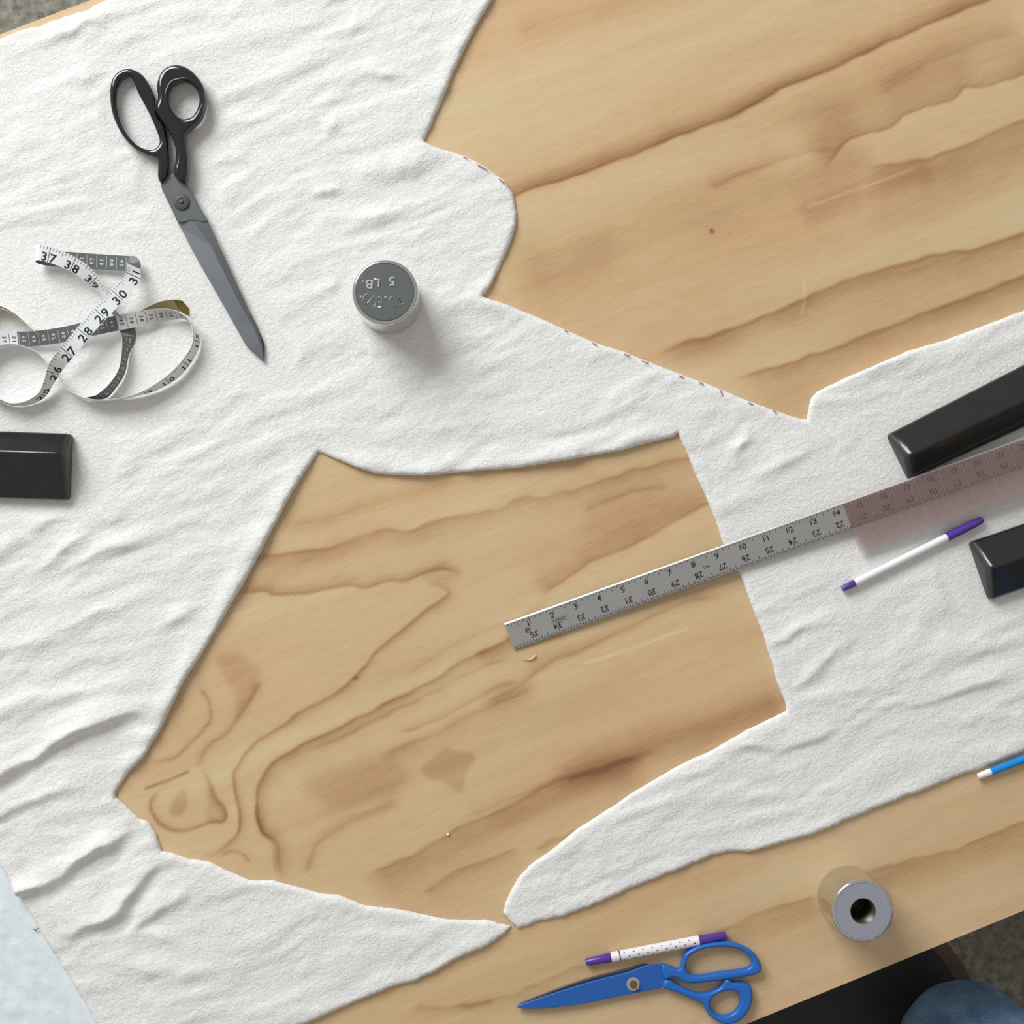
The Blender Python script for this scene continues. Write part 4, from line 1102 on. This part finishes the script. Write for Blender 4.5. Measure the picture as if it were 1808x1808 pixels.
def build_ribbon():
    n = len(rib.c); v = []; f = []; mi = []
    th = 0.00018; cols = (-1, 0, 1)
    for i in range(n):
        for sd in (1, -1):
            for q in cols: v.append(rib.c[i] + rib.w[i] * q * TW / 2 + rib.n[i] * th * sd)
    s40 = rib.find(775, 720); s46 = rib.find(105, 825)
    for i in range(n - 1):
        kd = rib.kind[i]; s = rib.s[i]
        if kd == 'e': top = 2 if s >= s40 else (1 if s > s46 else 0); bot = 0
        elif kd == 'b': top, bot = 1, 0
        elif kd == 'i': top, bot = 0, 1
        elif kd == 'h': top, bot = 2, 3
        elif kd == 'd': top, bot = 2, 0
        else: top, bot = 0, 0
        if kd == 'c': top = 2
        a, b = i * 6, (i + 1) * 6
        for k_ in (0, 1): f.append((a + k_, a + k_ + 1, b + k_ + 1, b + k_)); mi.append(top)
        for k_ in (3, 4): f.append((a + k_ + 1, a + k_, b + k_, b + k_ + 1)); mi.append(bot)
        f.append((a, b, b + 3, a + 3)); mi.append(4); f.append((a + 2, a + 5, b + 5, b + 2)); mi.append(4)
    o = mesh('ribbon', v, f, [M['white'], M['slate'], M['grey_tape'], M['olive_tape'], M['cream']], tape, smooth=True)
    o.data.polygons.foreach_set('material_index', mi)
    o.data.set_sharp_from_angle(angle=math.radians(40))
build_ribbon()
def inches(s0, first, lo_, hi_, side, flip, rng, glyph_size=0.0120, dirn=1):
    """inch marks; s0 = station of the line of number `first`; flip: ticks on edge 2"""
    e = -1 if not flip else 1; ip = Print()
    def fn(a, b): return rib.at(a, b, side, 0.0002)
    k0, k1 = rng
    for k_ in range(k0, k1 + 1):
        s = s0 + dirn * (k_ - first) * IN
        if lo_ <= s <= hi_: ip.rect(fn, s - .0003, s + .0003, -0.98, 0.98)
        for j in range(1, 8):
            q = s + dirn * j * IN / 8
            if lo_ <= q <= hi_:
                ln = 0.75 if j == 4 else 0.45
                b0_, b1 = sorted((e * 0.98, e * (0.98 - 0.8 * ln))); ip.rect(fn, q - .0002, q + .0002, b0_, b1)
        sa = dirn; hw = TW / 2
        for dgt, off in zip('%2d' % k_, (-0.0046, 0.0046)):
            if dgt == ' ': continue
            q = s + dirn * off
            if not (lo_ - .002 <= q <= hi_ + .002): continue
            gv, gf = glyph(dgt)
            ip.add([fn(q + dirn * x * glyph_size * 1.12, -e * 0.36 + e * y * glyph_size / hw) for x, y in gv], gf)
    ip.build('inch_scale', M['ink'], tape)
s28 = rib.find(575, 800)
inches(s28, 28, rib.find(215, 1240), rib.find(910, 352), 1, False, (24, 31))
inches(rib.find(325, 262), 37, rib.find(252, 250), rib.find(690, 520), -1, True, (36, 40))
inches(rib.find(1300, 835), 12, rib.find(1290, 760), rib.find(900, 1198), -1, False, (7, 12), dirn=-1, glyph_size=0.0100)
def cms(pm_, lo_, hi_, side, first, step, s0, rot, size=0.0052, lines=True):
    prt = Print()
    def fn(a, b): return rib.at(a, b, side, 0.0002)
    for i in range(-40, 41):
        s = s0 + i * 0.01
        if not (lo_ <= s <= hi_): continue
        if lines: prt.rect(fn, s - .00018, s + .00018, -0.8, 0.8)
        num = first + step * i; q = s + 0.005
        if q > hi_: continue
        for d_, off in zip(str(num), (-0.25, 0.25)):
            gv, gf = glyph(d_); c_, s_ = math.cos(rot), math.sin(rot)
            prt.add([fn(q + (x * c_ - y * s_) * size, off * (1 if s_ > 0 else -1) + (x * s_ + y * c_) * size / (TW / 2)) for x, y in gv], gf)
    prt.build('metric_scale', pm_, tape)
dk, wt = M['ink'], M['white_ink']
s40 = rib.find(775, 720); s46 = rib.find(105, 825)
cms(dk, s40 - .0002, rib.find(1250, 690), 1, 40, -1, s40, math.pi / 2)
cms(wt, s46 + .0002, s40 - .0002, 1, 40, -1, s40, math.pi / 2)
cms(dk, rib.find(-50, 825), s46 - .0003, 1, 40, -1, s40, math.pi / 2)
cms(wt, rib.find(840, 320), rib.find(300, 290), 1, 79, 1, rib.find(840, 320), math.pi / 2)
cms(wt, rib.find(850, 800), rib.find(620, 1210), -1, 12, 1, rib.find(850, 800), math.pi / 2)
# folded brass-tipped start of the tape
ST2 = [('f', (960, 640, 9), (985, 660, 1)), ('f', (1000, 610, 13), (1015, 650, 2)), ('f', (1080, 576, 15), (1095, 640, 4)), ('f', (1150, 566, 15), (1170, 640, 5)), ('f', (1180, 566, 15), (1200, 640, 5))]
r2 = Ribbon(ST2, 8); v = []; f = []
for i in range(len(r2.c)):
    for sd in (1, -1):
        for q in (-1, 1): v.append(r2.c[i] + r2.w[i] * q * TW / 2 + r2.n[i] * .0002 * sd)
for i in range(len(r2.c) - 1):
    a, b = i * 4, i * 4 + 4
    f += [(a, a + 1, b + 1, b), (a + 3, a + 2, b + 2, b + 3), (a, b, b + 2, a + 2), (a + 1, a + 3, b + 3, b + 1)]
o = mesh('folded_end', v, f, M['olive_tape'], tape, smooth=False); fix_normals(o)
q = [(1155, 564, 15.6), (1212, 568, 15.2), (1260, 622, 9), (1262, 672, 3), (1210, 650, 4.5), (1185, 620, 9)]
pts = [P(*Z(0, 380, 3.767, [p[:2]])[0], ZC + p[2] * .001) for p in q]
v = pts + [p - np.array((0, 0, .0006)) for p in pts]
f = [(0, 1, 5), (1, 2, 5), (2, 4, 5), (2, 3, 4), (6, 11, 7), (7, 11, 8), (8, 11, 10), (8, 10, 9)] + [(i, (i + 1) % 6, (i + 1) % 6 + 6, i + 6) for i in range(6)]
o = mesh('brass_tip', v, f, M['brass'], tape); fix_normals(o)

# ================================================================== scraps on the plywood
def sliver():
    q = catmull(Z(860, 900, 4.52, [(288, 1203), (330, 1195), (388, 1150), (380, 1178), (345, 1200)]), 4)
    n = len(q); rings = []
    for h, kk in ((0.0002, 1.0), (0.0012, 0.9)):
        c = q.mean(0); rings.append([P(*(c + (p - c) * kk), T + h + 0.0015 * (p[0] - q[:, 0].min()) / 25) for p in q])
    v, f = loft(rings); o = mesh('wood_shaving', v, f, M['shaving'], loc=P(933, 1162)); fix_normals(o)
    tag(o, 'small pale curled shaving on the plywood just below the yardstick end', 'shaving')
sliver()
def crumb():
    bm = bmesh.new(); bmesh.ops.create_icosphere(bm, subdivisions=2, radius=0.0017)
    rng = random.Random(2)
    for w in bm.verts: w.co *= rng.uniform(.7, 1.1); w.co.z *= .7
    c = PV(791, 1473, T + 0.0011); me = bpy.data.meshes.new('lint_speck'); bm.to_mesh(me); bm.free(); me.materials.append(M['lint'])
    o = bpy.data.objects.new('lint_speck', me); o.location = c; link(o)
    tag(o, 'tiny white lint speck on the bare plywood inside the cut-out', 'lint')
crumb()

# ================================================================== stool and person at the lower right
SZ = 0.50
sc_ = P(1482, 1852, SZ)
stool = thing('round_stool', 'round black stool with a brown rim below the table edge under the jeans knee', 'stool', (sc_[0], sc_[1], 0))
SR = 0.178
cz = np.array((sc_[0], sc_[1], 0))
lathe('seat', [(SR - .020, SZ - .045), (SR - .014, SZ - .035), (SR - .014, SZ - .012), (SR - .022, SZ - .003), (SR * .8, SZ), (SR * .3, SZ + .001)], cz, M['black_matte'], stool)
annulus('seat_rim', SR - .014, SR + .004, cz, SZ - .042, SZ - .014, M['rim_brown'], stool)
for k_ in range(4):
    a = math.pi / 4 + k_ * math.pi / 2
    d_ = np.array((math.cos(a), math.sin(a), 0))
    tube('leg', [(cz + d_ * .10 + up * (SZ - .045), .013), (cz + d_ * .19 + up * 0.002, .013)], M['stool_metal'], stool, seg=14)
ring_c = [(sc_[0] + .162 * math.cos(2 * math.pi * q / 40), sc_[1] + .162 * math.sin(2 * math.pi * q / 40)) for q in range(40)]
rg = []
for q in range(41):
    a = 2 * math.pi * q / 40; d_ = np.array((math.cos(a), math.sin(a), 0)); ctr = cz + d_ * .158 + up * .17
    rg.append([ctr + d_ * .009 * math.cos(b) + up * .009 * math.sin(b) for b in [2 * math.pi * j / 8 for j in range(8)]])
v, f = loft(rg, cap=False); o = mesh('foot_ring', v, f, M['stool_metal'], stool, smooth=True); fix_normals(o)

def build_person():
    # a person kneeling with one knee on the stool, the other foot on the floor, body outside the frame
    kn = PV(1640, 1806, SZ + 0.083)
    fw = Vector((-0.70, 0.71, 0)).normalized()       # facing the table
    rt = Vector((fw.y, -fw.x, 0))                    # the person's right
    hipc = kn - fw * 0.34 + rt * 0.13 * 1.0 + Vector((0, 0, 0.36))
    hipc.z = 0.93
    J = {}; E = []; R = {}
    def j(n, p, r, par=None):
        J[n] = Vector(p); R[n] = r if isinstance(r, tuple) else (r, r)
        if par: E.append((par, n))
    j('pelvis', hipc, (.135, .105))
    j('waist', hipc + Vector((0, 0, .16)) - fw * .01, (.125, .095), 'pelvis')
    j('chest', hipc + Vector((0, 0, .36)) - fw * .04, (.150, .105), 'waist')
    j('neckb', hipc + Vector((0, 0, .52)) - fw * .05, (.075, .065), 'chest')
    j('neck', hipc + Vector((0, 0, .59)) - fw * .04, (.052, .052), 'neckb')
    j('head1', hipc + Vector((0, 0, .66)) - fw * .02, (.075, .082), 'neck')
    j('head2', hipc + Vector((0, 0, .76)) - fw * .02, (.078, .092), 'head1')
    j('head3', hipc + Vector((0, 0, .83)) - fw * .03, (.05, .06), 'head2')
    # kneeling leg (the person's left)
    hl = hipc - rt * .10 + Vector((0, 0, -.03))
    j('hipL', hl, (.098, .10), 'pelvis')
    j('thL', hl.lerp(kn, .5), (.090, .090), 'hipL')
    j('knL', kn, (.088, .080), 'thL')
    sh_ = kn - fw * .10 + Vector((0, 0, -.012)) 
    j('shL', kn - fw * .22 + Vector((0, 0, -.016)) + rt * .03, (.056, .055), 'knL')
    j('anL', kn - fw * .40 + Vector((0, 0, -.02)) + rt * .05, (.040, .042), 'shL')
    j('toL', kn - fw * .47 + Vector((0, 0, -.14)) + rt * .05, (.036, .03), 'anL')
    # standing leg
    hr_ = hipc + rt * .10 + Vector((0, 0, -.03)); ft = Vector((hipc.x, hipc.y, 0)) + rt * .17 + fw * .02
    j('hipR', hr_, (.098, .10), 'pelvis')
    j('knR', hr_.lerp(ft + Vector((0, 0, .08)), .5) + fw * .03, (.066, .066), 'hipR')
    j('cfR', hr_.lerp(ft + Vector((0, 0, .08)), .68) + fw * .01, (.060, .060), 'knR')
    j('anR', ft + Vector((0, 0, .09)), (.040, .042), 'cfR')
    j('heR', ft + Vector((0, 0, .045)) + fw * .04, (.042, .04), 'anR')
    j('toR', ft + Vector((0, 0, .032)) + fw * .17, (.042, .028), 'heR')
    for s, nm in ((-1, 'L'), (1, 'R')):
        sho = hipc + Vector((0, 0, .46)) - fw * .05 + rt * s * .18
        el = sho + Vector((0, 0, -.28)) + rt * s * .06 - fw * .03
        wr_ = el + Vector((0, 0, -.23)) + rt * s * .01 + fw * .08
        j('sho' + nm, sho, (.060, .058), 'chest'); j('uar' + nm, sho.lerp(el, .5), (.048, .048), 'sho' + nm)
        j('elb' + nm, el, (.041, .041), 'uar' + nm); j('wri' + nm, wr_, (.028, .024), 'elb' + nm)
        pm_ = wr_ + Vector((0, 0, -.07)) + fw * .02
        j('pal' + nm, pm_, (.024, .036), 'wri' + nm)
        for q in range(4):
            o_ = fw * (.026 - q * .018)
            b1 = pm_ + o_ + Vector((0, 0, -.035)); L_ = (.040, .046, .042, .032)[q]
            j('fa%d%s' % (q, nm), b1, .0092, 'pal' + nm); j('fb%d%s' % (q, nm), b1 + Vector((0, 0, -L_)) - rt * s * .008, .0086, 'fa%d%s' % (q, nm))
            j('fc%d%s' % (q, nm), b1 + Vector((0, 0, -L_ * 1.6)) - rt * s * .024, .0076, 'fb%d%s' % (q, nm))
        tb = wr_.lerp(pm_, .5) + fw * .035
        j('ta' + nm, tb, .011, 'pal' + nm); j('tb' + nm, tb + Vector((0, 0, -.035)) + fw * .018 - rt * s * .01, .0098, 'ta' + nm)
    names = list(J); idx = {n: i for i, n in enumerate(names)}
    me = bpy.data.meshes.new('body'); me.from_pydata([J[n] - Vector((kn.x, kn.y, 0)) for n in names], [(idx[a], idx[b]) for a, b in E], [])
    o = bpy.data.objects.new('body_tmp', me); COL.objects.link(o)
    m = o.modifiers.new('skin', 'SKIN'); m.use_smooth_shade = True; m.branch_smoothing = 0.6
    for i, n in enumerate(names):
        me.skin_vertices[0].data[i].radius = R[n]; me.skin_vertices[0].data[i].use_root = (n == 'pelvis')
    s = o.modifiers.new('sub', 'SUBSURF'); s.levels = 3; s.render_levels = 3
    dg = bpy.context.evaluated_depsgraph_get(); dg.update()
    fm = bpy.data.meshes.new_from_object(o.evaluated_get(dg)); fm.name = 'body'
    bpy.data.objects.remove(o)
    for mm in (M['denim'], M['shirt'], M['skin'], M['shoe']): fm.materials.append(mm)
    for p in fm.polygons:
        z = p.center.z; w = p.center + Vector((kn.x, kn.y, 0)); off = abs((w - hipc).dot(rt))
        if z > hipc.z + .545: k2 = 2
        elif z > hipc.z + .06 or (off > .185 and z > hipc.z - .2): k2 = 1 if (z > hipc.z + .19 or off < .16) else 2
        else: k2 = 0
        if z < .075: k2 = 3
        p.material_index = k2; p.use_smooth = True
    # soft creases in the jeans
    co = np.empty(len(fm.vertices) * 3); fm.vertices.foreach_get('co', co); co = co.reshape(-1, 3)
    nr = np.array([v.normal[:] for v in fm.vertices])
    d = 0.0018 * vnoise(co[:, 0] * 26 + co[:, 2] * 17, co[:, 1] * 34, 61) * (co[:, 2] < hipc.z + .02)
    fm.vertices.foreach_set('co', (co + nr * d[:, None]).ravel()); fm.update()
    t = thing('person', 'person in blue jeans resting one knee on the black stool', 'person', (kn.x, kn.y, 0))
    b = bpy.data.objects.new('body', fm); link(b, t)
    hd = J['head2']
    bm = bmesh.new(); bmesh.ops.create_uvsphere(bm, u_segments=24, v_segments=14, radius=1)
    dele = [v_ for v_ in bm.verts if v_.co.z < -0.55 or (v_.co.dot(fw) > 0.35 and v_.co.z < 0.35)]
    bmesh.ops.delete(bm, geom=dele, context='VERTS')
    for v_ in bm.verts:
        c_ = v_.co.copy(); v_.co = hd + Vector((0, 0, .012)) + Vector((c_.x * .100, c_.y * .100, c_.z * .112)) - Vector((kn.x, kn.y, 0))
    hm = bpy.data.meshes.new('hair'); bm.to_mesh(hm); bm.free(); hm.materials.append(M['hair'])
    for p in hm.polygons: p.use_smooth = True
    link(bpy.data.objects.new('hair', hm), t)
build_person()
